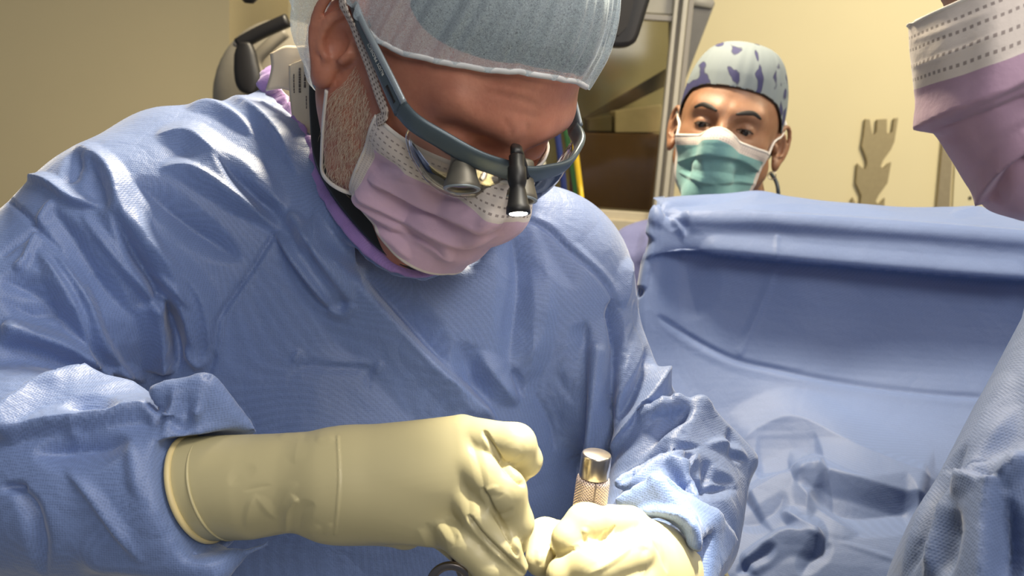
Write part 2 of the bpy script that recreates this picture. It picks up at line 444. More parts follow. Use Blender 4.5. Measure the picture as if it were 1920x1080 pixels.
# ------------------------------------------------------------ heads
class Frame:
    def __init__(s, px, py, d, F, U, scale=1.0):
        F = wdir(F); U = wdir(U); S = np.cross(F, U); S /= np.linalg.norm(S); U = np.cross(S, F)
        s.O = P(px, py, d); s.S, s.F, s.U = S, F, U; s.k = scale
    def w(s, q): q = np.asarray(q, f32) * s.k; return s.O + q[..., :1] * s.S + q[..., 1:2] * s.F + q[..., 2:3] * s.U
    def l(s, W): r = np.asarray(W, f32) - s.O; return np.stack([r @ s.S, r @ s.F, r @ s.U], -1) / s.k
def seg_sym(q, a, b, ra, rb):
    p = q.copy(); p[..., 0] = abs(p[..., 0]); return rc(p, a, b, ra, rb)
def ear_sdf(q, big=1.0):
    p = q.copy(); p[..., 0] = abs(p[..., 0])
    # local ear frame: leaning outward to the rear
    c = np.array([.080, -.012, .004]); a = math.radians(24)
    e1 = np.array([math.sin(a), -math.cos(a), 0]); e3 = np.array([0, -.17, .985]); e3 -= e1 * e3.dot(e1); e3 /= np.linalg.norm(e3)
    e2 = np.cross(e3, e1); e2 *= np.sign(e2[0])
    r = p - c; x = r @ e1; y = r @ e2; z = r @ e3                    # x rearwards, y outwards, z up
    g = np.stack([x, y, z], -1)
    pts = [(-.010, .002, .012), (-.006, .006, .027), (.004, .008, .034), (.015, .009, .028), (.019, .009, .012), (.016, .008, -.006), (.008, .006, -.020), (.000, .004, -.028)]
    d = chain(g, crom2(pts, 3), [.0036] * 30, 0)
    plate = ell(g, (.004, -.001, .004), (.017, .0045, .032))
    d = smin(d, plate, .005)
    anti = chain(g, crom2([(.004, .006, .020), (.010, .007, .008), (.007, .007, -.008), (.001, .006, -.013)], 3), [.0034] * 20, 0)
    d = smin(d, anti, .004)
    d = smin(d, ell(g, (-.001, .003, -.028), (.0085, .005, .0105)), .005)
    d = smin(d, rc(g, (-.011, .003, -.001), (-.009, .004, -.007), .0045, .0045), .005)
    d = smax(d, -ell(g, (-.001, .007, -.001), (.0085, .009, .011)), .003)
    return d
def head_sdf(q, ears=True, eyes=False, fat=0.0):
    d = ell(q, (0, -.016, .048), (.0765 + fat * .3, .100, .090))
    d = smin(d, ell(q, (0, .024, .0), (.064 + fat, .070, .092)), .03)
    d = smin(d, seg_sym(q, (.052 + fat, -.004, -.040), (.012, .066, -.098), .021, .020), .03)
    d = smin(d, ell(q, (0, .076, -.100), (.024, .018, .018)), .02)
    d = smin(d, seg_sym(q, (.012, .087, .030), (.042, .072, .034), .010, .009), .018)
    d = smin(d, seg_sym(q, (.050, .052, -.012), (.030, .072, -.020), .014, .014), .02)
    d = smin(d, chain(q, [(0, .088, .022), (0, .103, -.002), (0, .112, -.018)], [.007, .0085, .0115]), .010)
    d = smin(d, seg_sym(q, (.012, .098, -.020), (.013, .096, -.021), .007, .007), .006)
    d = smin(d, seg_sym(q, (0, .093, -.052), (.018, .085, -.054), .0065, .004), .008)
    d = smin(d, seg_sym(q, (0, .092, -.063), (.015, .085, -.062), .007, .004), .006)
    d = smax(d, -seg_sym(q, (0, .104, -.0575), (.02, .094, -.0575), .0025, .002), .003)
    if eyes:
        d = smax(d, -seg_sym(q, (.026, .094, .012), (.038, .088, .012), .010, .009), .012)
        d = smin(d, seg_sym(q, (.0315, .0745, .010), (.0318, .0745, .010), .0135, .0135), .003)
        p = q.copy(); p[..., 0] = abs(p[..., 0])
        d = smax(d, -ell(p, (.0315, .090, .0080), (.0130, .010, .0026)), .0015)
    else:
        d = smax(d, -seg_sym(q, (.024, .100, .010), (.040, .092, .010), .013, .012), .014)
        d = smin(d, seg_sym(q, (.0315, .074, .008), (.0318, .074, .008), .0135, .0135), .004)
    if ears:
        e = np.full(d.shape, 1.0); m = abs(q[..., 0]) > .055
        if m.any(): e[m] = ear_sdf(q[m])
        d = np.where(m, smin(d, e, .004), d)
    return d

# ============================================================ SURGEON
HF = Frame(833, 137, .610, (.42, -.789, .449), (.498, .614, .613))
neck0 = HF.w([0, -.03, -.03]); neck1 = P(700, 420, .80)
RS, RE, RW_ = P(245, 452, .700), P(-230, 850, .600), P(330, 908, .548)
LS, LE, LW = P(1030, 550, .810), P(1270, 900, .730), P(1225, 1050, .600)
HIPc = P(700, 1300, .86)
# right hand joints (glove 1) and left hand joints (glove 2)
R_h = dict(w=[P(520, 905, .525), P(640, 905, .52)],
    palm=[(P(640, 890, .52), P(865, 818, .508), .0270, .0130), (P(640, 900, .52), P(872, 868, .500), .027, .0150), (P(640, 915, .52), P(862, 925, .498), .027, .0150), (P(640, 925, .52), P(832, 985, .502), .026, .0135),
          (P(640, 925, .530), P(760, 985, .535), .026, .0150)],
    fing=[([P(868, 822, .508), P(966, 833, .492), P(984, 862, .500), P(966, 886, .515)], [.0135, .0118, .0098, .0088]),
          ([P(872, 862, .500), P(944, 920, .478), P(965, 980, .486), P(962, 1018, .500)], [.0135, .0125, .0105, .0088]),
          ([P(868, 922, .496), P(902, 972, .478), P(945, 1028, .476), P(968, 1062, .482)], [.0130, .0098, .0088, .0068]),
          ([P(838, 985, .498), P(872, 1018, .480), P(920, 1066, .476), P(960, 1105, .482)], [.0130, .0098, .0092, .0080]),
          ([P(720, 965, .540), P(800, 985, .535), P(852, 1018, .525), P(905, 1085, .515)], [.0150, .0100, .0085, .0080])])
L_h = dict(w=[P(1262, 1080, .60), P(1228, 1060, .570)],
    palm=[(P(1222, 1070, .575), P(1180, 990, .548), .026, .0135), (P(1222, 1075, .575), P(1195, 1040, .535), .026, .0160), (P(1222, 1090, .575), P(1200, 1095, .532), .026, .0160), (P(1230, 1110, .575), P(1195, 1150, .535), .026, .014)],
    fing=[([P(1180, 985, .545), P(1098, 982, .512), P(1070, 1012, .508), P(1058, 1030, .524)], [.0125, .0120, .0110, .0085]),
          ([P(1190, 1035, .528), P(1110, 1062, .494), P(1062, 1080, .500), P(1050, 1085, .520)], [.0140, .0130, .0112, .0090]),
          ([P(1192, 1085, .525), P(1105, 1118, .488), P(1060, 1130, .500), P(1050, 1130, .520)], [.0138, .0125, .0110, .0088]),
          ([P(1192, 1140, .530), P(1110, 1168, .500), P(1070, 1175, .510), P(1060, 1172, .526)], [.0125, .0112, .0100, .0080]),
          ([P(1200, 1040, .580), P(1100, 1020, .568), P(1022, 1008, .536), P(1012, 1052, .518)], [.0170, .0130, .0118, .0092])])
def hand_sdf(q, H, g):
    d = None
    for a, b, ra, rb in H['palm']:
        e = rc(q, a, b, ra + g, rb + g); d = e if d is None else smin(d, e, .014)
    for pts, rs in H['fing']:
        e = chain(q, pts, [r + g for r in rs], .004)
        d = smin(d, e, .0014)
    return d
def body1(q):
    d = smin(head_sdf(HF.l(q), fat=.004), rc(q, neck0, neck1, .060, .058), .025); d = smin(d, seg_sym(HF.l(q), (.055, -.022, -.045), (.046, .012, -.086), .013, .015), .02)
    d = smin(d, rc(q, P(560, 420, .79), RS, .060, .062), .04)
    d = smin(d, rc(q, P(720, 440, .82), LS, .060, .055), .04)
    d = smin(d, chain(q, [P(660, 560, .84), P(690, 900, .88), HIPc], [.10, .10, .11]), .05)
    d = smin(d, chain(q, [RS, RE, RW_, R_h['w'][0], R_h['w'][1]], [.055, .040, .022, .023, .024]), .02)
    d = smin(d, chain(q, [LS, P(1140, 735, .775), P(1240, 890, .735), LW, L_h['w'][1]], [.050, .036, .034, .027, .024]), .02)
    d = smin(d, hand_sdf(q, R_h, -.0045), .006)
    d = smin(d, hand_sdf(q, L_h, -.0038), .006)
    return d
surgeon = thing('person', 'surgeon in blue gown, lilac mask and magnifying loupes, head bowed over the work', 'person', (P(690, 900, .85)[0], P(690, 900, .85)[1], .45))
hb = HF.w([0, 0, .02])
hl = HF.w(np.array([[sx * .10, sy * .13, sz * .15] for sx in (-1, 1) for sy in (-1, 1) for sz in (-1, 1)])); hlo = hl.min(0); hhi = hl.max(0)
hd = np.concatenate([np.array([p for pts, r in H['fing'] for p in pts]) for H in (R_h, L_h)]); dlo = hd.min(0) - .03; dhi = hd.max(0) + .03
full = np.array([RS, RE, RW_, LS, LE, LW, HIPc, neck1, P(660, 560, .84)]); flo = full.min(0) - .14; fhi = full.max(0) + .14
FINE = .0023
xs = axis((flo[0], min(hlo[0], dlo[0]), .008), (min(hlo[0], dlo[0]), max(hhi[0], dhi[0]), FINE), (max(hhi[0], dhi[0]), fhi[0], .008))
ys = axis((min(flo[1], dlo[1]), max(hhi[1], dhi[1]), FINE), (max(hhi[1], dhi[1]), fhi[1], .008))
zs = axis((flo[2], dlo[2], .008), (dlo[2], dhi[2], FINE), (dhi[2], hlo[2], .008), (hlo[2], hhi[2] + .01, FINE)) if dhi[2] < hlo[2] else axis((flo[2], hhi[2] + .01, FINE))
V, F = snet(body1, xs, ys, zs)
# face lines
V = relax(V, F, 1, .3); Nn = vnormals(V, F)
V = strokes(V, Nn, [
    ([(905, 172), (960, 182), (1015, 200)], -.9, 4, 4), ([(895, 152), (950, 160), (1030, 178)], -.6, 4, 4), ([(930, 205), (980, 214), (1030, 226)], -.5, 4, 4),
    ([(940, 215), (955, 240), (962, 268)], -.8, 4, 4), ([(985, 225), (990, 250)], -.6, 4, 4), ([(850, 165), (870, 200), (905, 235)], .8, 14, 14)])
big('body', V, F, SKIN, surgeon)

# --- gown
NECKLOOP = [(503, 176, .775), (530, 215, .752), (566, 278, .712), (604, 348, .680), (646, 420, .658), (696, 478, .645), (745, 508, .640), (800, 514, .645), (875, 480, .665), (940, 410, .71), (975, 320, .78), (930, 200, .86), (790, 165, .89), (620, 150, .87), (525, 152, .81)]
_L = np.array([P(*p) for p in NECKLOOP]); _c = _L.mean(0); _u, _s, _vt = np.linalg.svd(_L - _c)
_nz = _vt[2] if (_vt[2] @ (HF.O - _c)) > 0 else -_vt[2]; _ex, _ey = _vt[0], _vt[1]
_ring = np.array(crom2(list(_L) + [_L[0]], 3))[:-1]; _poly = np.stack([(_ring - _c) @ _ex, (_ring - _c) @ _ey], 1)
def poly2(p, poly):
    d = np.full(len(p), 1e9); s = np.ones(len(p))
    for i in range(len(poly)):
        a = poly[i]; b = poly[i - 1]; e = b - a; w_ = p - a
        t = np.clip((w_ @ e) / (e @ e), 0, 1)[:, None]; r = w_ - e * t; d = np.minimum(d, (r * r).sum(1))
        c1 = p[:, 1] >= a[1]; c2 = p[:, 1] < b[1]; c3 = e[0] * w_[:, 1] > e[1] * w_[:, 0]
        s = np.where((c1 & c2 & c3) | (~c1 & ~c2 & ~c3), -s, s)
    return s * np.sqrt(d)
def neckhole(q):
    r = q - _c; n = r @ _nz; dd = np.full(len(q), .2); m = (np.abs(n) < .16) & ((r * r).sum(1) < .3 ** 2)
    dd[m] = np.maximum(poly2(np.stack([r[m] @ _ex, r[m] @ _ey], 1), _poly) + .007, -(n[m] + .035))
    return dd
gA, gB = P(388, 915, .535), P(632, 908, .521); tA = gB - gA; tA /= np.linalg.norm(tA); nA = tA + wdir((.0, .28, 0)) * .30; nA /= np.linalg.norm(nA)
def cuffsocket(q):
    r = q - gA; h = r @ tA; tow = _nt = wdir((0, 0, 1)) - tA * (wdir((0, 0, 1)) @ tA); tow = tow / np.linalg.norm(tow)
    r = r - np.maximum(r @ tow, 0)[..., None] * tow; rad = np.sqrt(np.maximum((r * r).sum(-1) - h * h, 0))
    return np.maximum(np.maximum(rad - .0350, -(r @ nA) - .0075), h - .12)
def gown1(q):
    d = rc(q, P(560, 400, .765), RS, .080, .083)
    d = smin(d, rc(q, P(760, 470, .80), LS, .075, .074), .05)
    d = smin(d, rc(q, P(500, 330, .79), P(330, 330, .75), .070, .060), .04)
    d = smin(d, rc(q, P(860, 460, .80), P(1010, 500, .81), .070, .075), .04)
    d = smin(d, chain(q, [P(620, 640, .80), P(660, 900, .80), HIPc], [.125, .135, .15]), .07)
    d = smin(d, chain(q, [P(860, 640, .83), P(900, 900, .85), P(900, 1300, .88)], [.115, .13, .15]), .07)
    # right sleeve
    a = chain(q, [RS, RE], [.078, .080]); d = smin(d, a, .015)
    s = chain(q, [RE, P(180, 905, .560), P(335, 912, .545)], [.082, .064, .050])
    s = smin(s, tri(q, P(300, 735, .525), P(385, 722, .530), P(455, 812, .548), .007), .012)
    s = smin(s, tri(q, P(385, 725, .530), P(455, 815, .548), P(380, 850, .530), .006), .012)
    s = smin(s, tri(q, P(330, 960, .510), P(505, 1016, .535), P(400, 1068, .515), .0035), .012)
    s = smin(s, tri(q, P(200, 1040, .51), P(330, 930, .505), P(400, 1065, .512), .010), .016)
    d = smin(d, s, .008)
    d = smax(d, -cuffsocket(q), .003)
    # left sleeve
    a = chain(q, [LS, P(1140, 735, .760), P(1235, 885, .735)], [.072, .050, .050]); d = smin(d, a, .02)
    s = chain(q, [P(1268, 898, .715), P(1255, 985, .66), P(1225, 1075, .605)], [.058, .054, .044]); d = smin(d, s, .006)
    for A_ in (((1222, 775, .695), (1318, 752, .700), (1200, 870, .690)), ((1318, 754, .700), (1398, 862, .705), (1262, 848, .655)), ((1262, 850, .652), (1398, 866, .700), (1376, 975, .655)), ((1160, 905, .625), (1262, 850, .645), (1300, 925, .600)),
               ((1165, 940, .590), (1235, 902, .578), (1300, 975, .560)), ((1235, 902, .578), (1340, 968, .590), (1300, 1010, .560)), ((1340, 968, .592), (1372, 1010, .610), (1310, 1120, .560))):
        d = smin(d, tri(q, *[P(*p_) for p_ in A_], .0055), .007)
    d = smin(d, tri(q, P(1290, 765, .72), P(1400, 862, .715), P(1330, 900, .70), .008), .02)
    d = smin(d, rc(q, P(420, 560, .765), P(430, 950, .785), .085, .10), .05)
    d = smin(d, rc(q, P(600, 385, .727), P(480, 450, .765), .045, .07), .05); d = smin(d, rc(q, P(655, 460, .720), P(560, 560, .765), .045, .07), .05)
    lpd = np.full(len(q), .3); m = ((q - _c) ** 2).sum(1) < .24 ** 2
    if m.any(): lpd[m] = chain(q[m], list(_L) + [_L[0]], [.006] * 16)
    d = smin(d, lpd, .022)
    return smax(d, -neckhole(q), .004)
zlo = P(600, 1160, .6)[2]
glo = np.minimum(np.array([RS, RE, LS, HIPc]).min(0) - .17, P(-260, 900, .55)); ghi = np.array([RS, LS, LE, HIPc]).max(0) + .16
glo[2] = zlo - .20; 
V, F = snet(gown1, axis((P(-330, 900, .6)[0], ghi[0], .0042)), axis((P(500, 1000, .47)[1] - .03, P(600, 400, .90)[1] + .1, .0042)), axis((glo[2], P(400, 150, .7)[2] + .05, .0042)))
V, F = subdiv(relax(V, F, 2, .5), F)
Nn = vnormals(V, F)
ppx, ppy, ppd = proj(V)
SLV = np.minimum(chain(V, [RE, P(180, 905, .560), P(335, 912, .545)], [.082, .064, .050]), 9)
onsl = 1 / (1 + np.exp((SLV - .012) / .004)) * (ppx < 600)         # right forearm sleeve
onarm = ppy * 0 + (1 - onsl)
onsl = onsl * np.clip((cuffsocket(V) - .002) / .010, 0, 1)
TORSO = [
 ([(310, 560), (322, 620), (330, 690)], -5, 14, 10), ([(0, 520), (60, 545), (120, 590)], -6, 16, 22), ([(0, 650), (60, 665), (130, 690)], -8, 14, 12),
 # right shoulder and upper arm: long diagonal folds running down to the right
 ([(410, 180), (455, 205), (520, 260), (560, 330)], 7, 26, 9), ([(345, 200), (400, 205), (450, 232), (478, 258)], 5, 12, 8),
 ([(290, 255), (350, 262), (400, 300), (470, 340), (540, 392)], 8, 22, 16), ([(130, 275), (165, 285), (205, 330), (230, 400), (300, 520), (350, 600), (375, 690)], 8, 20, 22),
 ([(150, 285), (140, 315), (125, 345)], -4, 12, 12), ([(165, 295), (190, 345), (205, 400)], -6, 10, 16),
 ([(300, 315), (360, 330), (450, 380), (500, 410), (518, 433)], 9, 22, 12), ([(518, 433), (560, 490), (600, 545), (620, 578)], 7, 9, 6, .2),
 ([(540, 395), (580, 440), (625, 510), (660, 560)], 7, 10, 14, .2), ([(250, 335), (300, 370), (380, 440), (450, 490)], -8, 18, 18), 
 ([(400, 300), (450, 345), (500, 390), (530, 425)], -7, 14, 10), ([(600, 430), (590, 470), (640, 540), (640, 585)], -4, 8, 10),
 ([(660, 560), (640, 585), (615, 575)], 3, 8, 5, .1),
 # large fold from the neck down to the belly
 ([(590, 400), (640, 490), (700, 560), (790, 660), (880, 740), (930, 790)], 11, 7, 50, .12), ([(675, 500), (710, 545), (760, 600), (840, 690)], -5, 26, 8),
 # raglan seam
 ([(516, 436), (470, 510), (415, 590), (408, 620), (400, 670), (386, 712)], -2.6, 4, 4, .02), ([(522, 440), (476, 514), (421, 594), (414, 622), (405, 670)], 1.2, 3, 6, .02),
 ([(0, 362), (45, 400), (72, 428), (110, 470), (160, 540)], -2.6, 4, 4, .05), ([(72, 428), (40, 450), (0, 480)], -2, 5, 5, .1), ([(70, 432), (50, 480), (28, 505)], 3, 7, 5, .1), ([(68, 425), (88, 395), (100, 372)], 3, 6, 6),
 # upper arm folds
 ([(30, 330), (90, 345), (140, 378), (200, 388)], 5, 10, 5), ([(90, 385), (130, 440), (190, 530), (250, 600)], -6, 14, 20), ([(105, 460), (160, 560), (190, 640), (250, 720)], 6, 10, 12),
 ([(70, 465), (120, 540), (150, 610), (170, 680)], 6, 7, 14), ([(210, 400), (250, 470), (290, 540), (320, 640), (330, 700)], -10, 18, 10), ([(150, 400), (230, 500), (290, 570), (330, 690)], 5, 12, 8),
 ([(250, 395), (270, 450), (330, 500), (380, 560), (395, 640), (375, 680)], 6, 16, 18), ([(300, 555), (312, 620), (322, 700)], 10, 6, 26, .12), ([(265, 500), (330, 545), (360, 575)], 3, 6, 4),
 ([(340, 640), (370, 685), (400, 665)], 3, 8, 6), ([(0, 560), (60, 590), (120, 600), (170, 660)], -5, 14, 14),
 ([(0, 612), (60, 625), (140, 655), (165, 700)], 9, 10, 26, .1), ([(0, 725), (45, 697), (110, 700), (160, 712)], 8, 8, 14, .1), ([(0, 760), (40, 735), (80, 720), (120, 740)], 8, 7, 12, .1), ([(0, 790), (30, 770), (60, 770)], 6, 6, 12),
 ([(150, 655), (185, 690), (215, 715)], 6, 6, 6), ([(190, 690), (240, 695), (275, 715)], 5, 7, 7),
 # chest and belly
 ([(960, 410), (975, 520), (970, 600), (955, 680)], -8, 26, 22), ([(1010, 420), (1040, 480), (1080, 540)], -3, 22, 14), ([(1000, 500), (1000, 600), (990, 720)], 4, 22, 22),
 ([(975, 405), (1030, 430), (1070, 470), (1130, 525), (1155, 575), (1158, 640)], -1.6, 3, 3.5, .02), ([(975, 399), (1034, 424), (1076, 464), (1136, 520), (1162, 572)], 1.0, 6, 3, .02),
 ([(895, 660), (930, 710), (970, 760)], 6, 16, 16), ([(860, 640), (880, 700), (900, 770)], -4, 22, 16), ([(960, 690), (975, 735), (985, 738)], -3, 8, 6), ([(1000, 730), (1030, 790), (1040, 850)], -1.6, 4, 5), ([(1040, 700), (1075, 760)], -1.2, 12, 5),
 ([(535, 715), (560, 690), (600, 685), (690, 690), (710, 680)], -1.6, 6, 10), ([(600, 684), (640, 680), (700, 684)], 1.4, 8, 4), ([(548, 680), (565, 655)], 1.8, 5, 5), ([(700, 700), (715, 678)], 2, 5, 5), ([(690, 690), (690, 740)], -1, 4, 4),
 # edge between torso and left arm
 ([(1150, 560), (1160, 640), (1145, 740), (1130, 880)], -9, 7, 12, .1), ([(1100, 600), (1098, 700), (1095, 820), (1085, 900)], -4, 5, 18, .1), ([(1120, 640), (1115, 760), (1110, 860)], 5, 10, 16, .1),
 ([(1185, 480), (1175, 520), (1170, 580)], 4, 10, 10),
]
LARM = [
 ([(1222, 778), (1240, 762), (1262, 752), (1295, 750)], 6, 5, 12), ([(1150, 915), (1205, 862), (1260, 838), (1318, 838)], -6, 6, 7), ([(1165, 925), (1225, 872), (1275, 852), (1312, 852)], 4, 5, 9),
 ([(1245, 872), (1300, 908), (1385, 915)], -6, 5, 13), ([(1320, 858), (1326, 890), (1322, 925)], -4, 7, 6), ([(1322, 835), (1360, 834), (1402, 862)], 4, 7, 7), ([(1368, 800), (1372, 850), (1400, 864)], -4, 9, 5), ([(1180, 600), (1172, 660), (1150, 740), (1140, 800)], -4, 5, 5, .3),
 ([(1190, 560), (1210, 610), (1225, 650), (1215, 690), (1180, 750), (1150, 790)], -9, 12, 9, .2), ([(1205, 560), (1240, 610), (1250, 660), (1230, 720), (1190, 780), (1140, 850)], 9, 16, 8, .2),
 ([(1180, 610), (1170, 680), (1150, 730)], 3, 5, 5), ([(1195, 600), (1165, 700)], -2, 4, 4), ([(1300, 762), (1260, 800), (1200, 850), (1150, 890)], -5, 8, 10), ([(1290, 790), (1230, 840), (1170, 880)], 4, 8, 8),
 ([(1245, 872), (1262, 868), (1290, 873), (1310, 850)], 5, 5, 8), ([(1250, 885), (1290, 905), (1320, 910)], -4, 9, 9), ([(1330, 862), (1335, 890), (1380, 908)], -4, 7, 12), ([(1190, 957), (1240, 955), (1290, 972), (1305, 1010), (1300, 1080)], 5, 5, 10, .15), ([(1220, 970), (1260, 990), (1280, 1030)], -2, 9, 9),
]
FORE = [
 ([(0, 815), (60, 745), (150, 718), (240, 712), (320, 708), (385, 712)], 9, 6, 20, .02), ([(0, 830), (80, 810), (160, 800), (240, 788), (280, 788), (290, 805)], 9, 30, 4, .1), ([(60, 850), (150, 835), (240, 820)], -8, 12, 26),
 ([(325, 712), (322, 780), (300, 830), (280, 885)], 8, 14, 5, .08), ([(382, 716), (375, 760), (368, 800)], 6, 5, 10), ([(310, 790), (350, 810), (375, 820)], -6, 8, 10), ([(278, 888), (310, 890), (345, 880), (338, 850)], 8, 6, 6, .1),
 ([(340, 850), (352, 880), (345, 920)], 5, 8, 5), ([(120, 780), (170, 770), (230, 785)], -5, 10, 12), ([(250, 820), (255, 870), (265, 940)], 4, 14, 12), ([(110, 865), (170, 930), (230, 1010), (270, 1062)], 3.5, 10, 6),
 ([(20, 905), (60, 960), (85, 1080)], -5, 12, 12), ([(340, 930), (370, 1000), (410, 1065)], -1.5, 3, 4, .02), ([(345, 920), (375, 960), (400, 1010)], 5, 12, 8), ([(130, 810), (150, 820)], 3, 8, 8), ([(0, 915), (50, 912)], -5, 6, 8),
]
V = strokes(V, Nn, TORSO, onarm * (1 / (1 + np.exp((ppx - 1192 + 0 * ppy) / 6))), 1.75)
V = strokes(V, Nn, LARM, (ppx > 1130) * 1.0, 1.4)
V = strokes(V, Nn, FORE, onsl, 1.6)
V = relax(V, F, 1, .2)
# cut away what lies inside the neck opening's floor
big('gown', V, F, GOWN, surgeon)
# --- surgeon's collar layers
def jowled(q):
    d = smin(head_sdf(HF.l(q), False, fat=.004), rc(q, neck0, neck1, .060, .058), .025)
    d = smin(d, seg_sym(HF.l(q), (.055, -.022, -.045), (.046, .012, -.086), .013, .015), .02)
    return np.minimum(head_sdf(HF.l(q)), d)
def bodyhead(q): return np.minimum(head_sdf(HF.l(q)), smin(head_sdf(HF.l(q), False, fat=.004), rc(q, neck0, neck1, .060, .058), .025)) if False else jowled(q)
LOOP = [P(*p) for p in NECKLOOP]
lp = resamp(LOOP, 160, True)
wav = np.array([.0006 * math.sin(i * 1.9) + .0005 * math.sin(i * 3.1 + 1) for i in range(160)])
pxl, pyl, _ = proj(lp)
V, F = sweep(lp + _nz * .012 + (lp - lp.mean(0)) / np.linalg.norm(lp - lp.mean(0), axis=1)[:, None] * .0045 + wav[:, None] * np.array([0, 0, 1]), .0088 + wav * np.where(pyl < 400, 1.6, .3), .0024 + wav * np.where(pyl < 400, 1.0, .2), wdir((-.25, .2, .9)), 12, True, 2.6)
ob('neck_binding', V, F, LILACTRIM, surgeon)
cb = resamp([P(600, 100, .700), P(598, 150, .690), P(599, 210, .678), P(607, 290, .662), P(636, 350, .648), P(682, 408, .634), P(734, 458, .624), P(790, 486, .628), P(860, 470, .66), P(940, 380, .73), P(930, 250, .80), P(800, 120, .82), P(660, 60, .77)], 120, True)
V, F = sweep(cb, .0090, .0020, wdir((-.3, .15, .9)), 14, True, 3)
ob('thyroid_collar', V, F, COLLAR, surgeon)
V, F = sweep(resamp([P(604, 300, .668), P(625, 370, .655), P(668, 432, .643), P(712, 474, .638), P(745, 488, .636), P(790, 490, .64), P(880, 470, .66)], 60), .0016, .0012, wdir((-.2, .2, .9)), 8)
ob('shirt_collar', V, F, cloth('teal_collar_fabric', (.10, .20, .28), crinkle=.1), surgeon)
V, F = sweep(resamp([P(606, 325, .670), P(632, 385, .657), P(676, 446, .645), P(716, 486, .640), P(770, 500, .64)], 50), .0030, .0010, wdir((-.2, .2, .9)), 8)
ob('shirt', V, F, cloth('navy_shirt_fabric', (.012, .018, .10), crinkle=.1), surgeon)
# care labels sticking out of the collar
LABEL = plain('label_cloth', (.66, .56, .42), .8, vary=.08)
PRINT = plain('label_print', (.12, .10, .09), .8)
G = grid([[P(506, 98, .742), P(550, 84, .735), P(600, 92, .722)], [P(508, 128, .737), P(550, 118, .726), P(598, 128, .716)], [P(498, 168, .735), P(540, 168, .728), P(585, 170, .716)]], 14, 14)
V = G.reshape(-1, 3); V[:, 2] += .0008 * np.sin(V[:, 0] * 260)
o = ob('size_label', V, gfaces(14, 14), LABEL, surgeon); sm = o.modifiers.new('thick', 'SOLIDIFY'); sm.thickness = .0012
lab = [[P(541, 122, .722), P(566, 112, .716), P(592, 104, .708)], [P(543, 180, .718), P(566, 176, .711), P(590, 172, .703)], [P(552, 250, .712), P(572, 250, .705), P(590, 250, .699)], [P(566, 322, .700), P(580, 325, .695), P(594, 330, .690)]]
G = grid(lab, 12, 30)
lb = ob('care_label', G.reshape(-1, 3), gfaces(30, 12), LABEL, surgeon); sm = lb.modifiers.new('thick', 'SOLIDIFY'); sm.thickness = .0008
vw = wdir((0, 0, 1)); VV, FF = [], []
for c0, r0, r1, wd in ((2.2, 3, 8, .0009), (4.6, 2, 8, .0016), (6.8, 1, 7.5, .0014), (8.9, 1, 4, .0006), (7.4, 9.5, 12, .0007), (2.0, 17, 20, .0005)):
    r = r0
    while r < r1:
        ln = random.uniform(.5, 1.2); a = G[int(r), int(c0)] + (G[int(r), int(c0) + 1] - G[int(r), int(c0)]) * (c0 % 1)
        b_ = G[int(r) + 1, int(c0)] + (G[int(r) + 1, int(c0) + 1] - G[int(r) + 1, int(c0)]) * (c0 % 1)
        p0 = a + (b_ - a) * (r % 1); p1 = p0 + (b_ - a) * ln * .8
        v, f = sweep([p0 + vw * .0012, p1 + vw * .0012], wd * .55, .0002, vw, 4); VV, FF = merge((VV, FF), (v, f)); r += ln
ob('printed_lines', VV, FF, PRINT, lb)

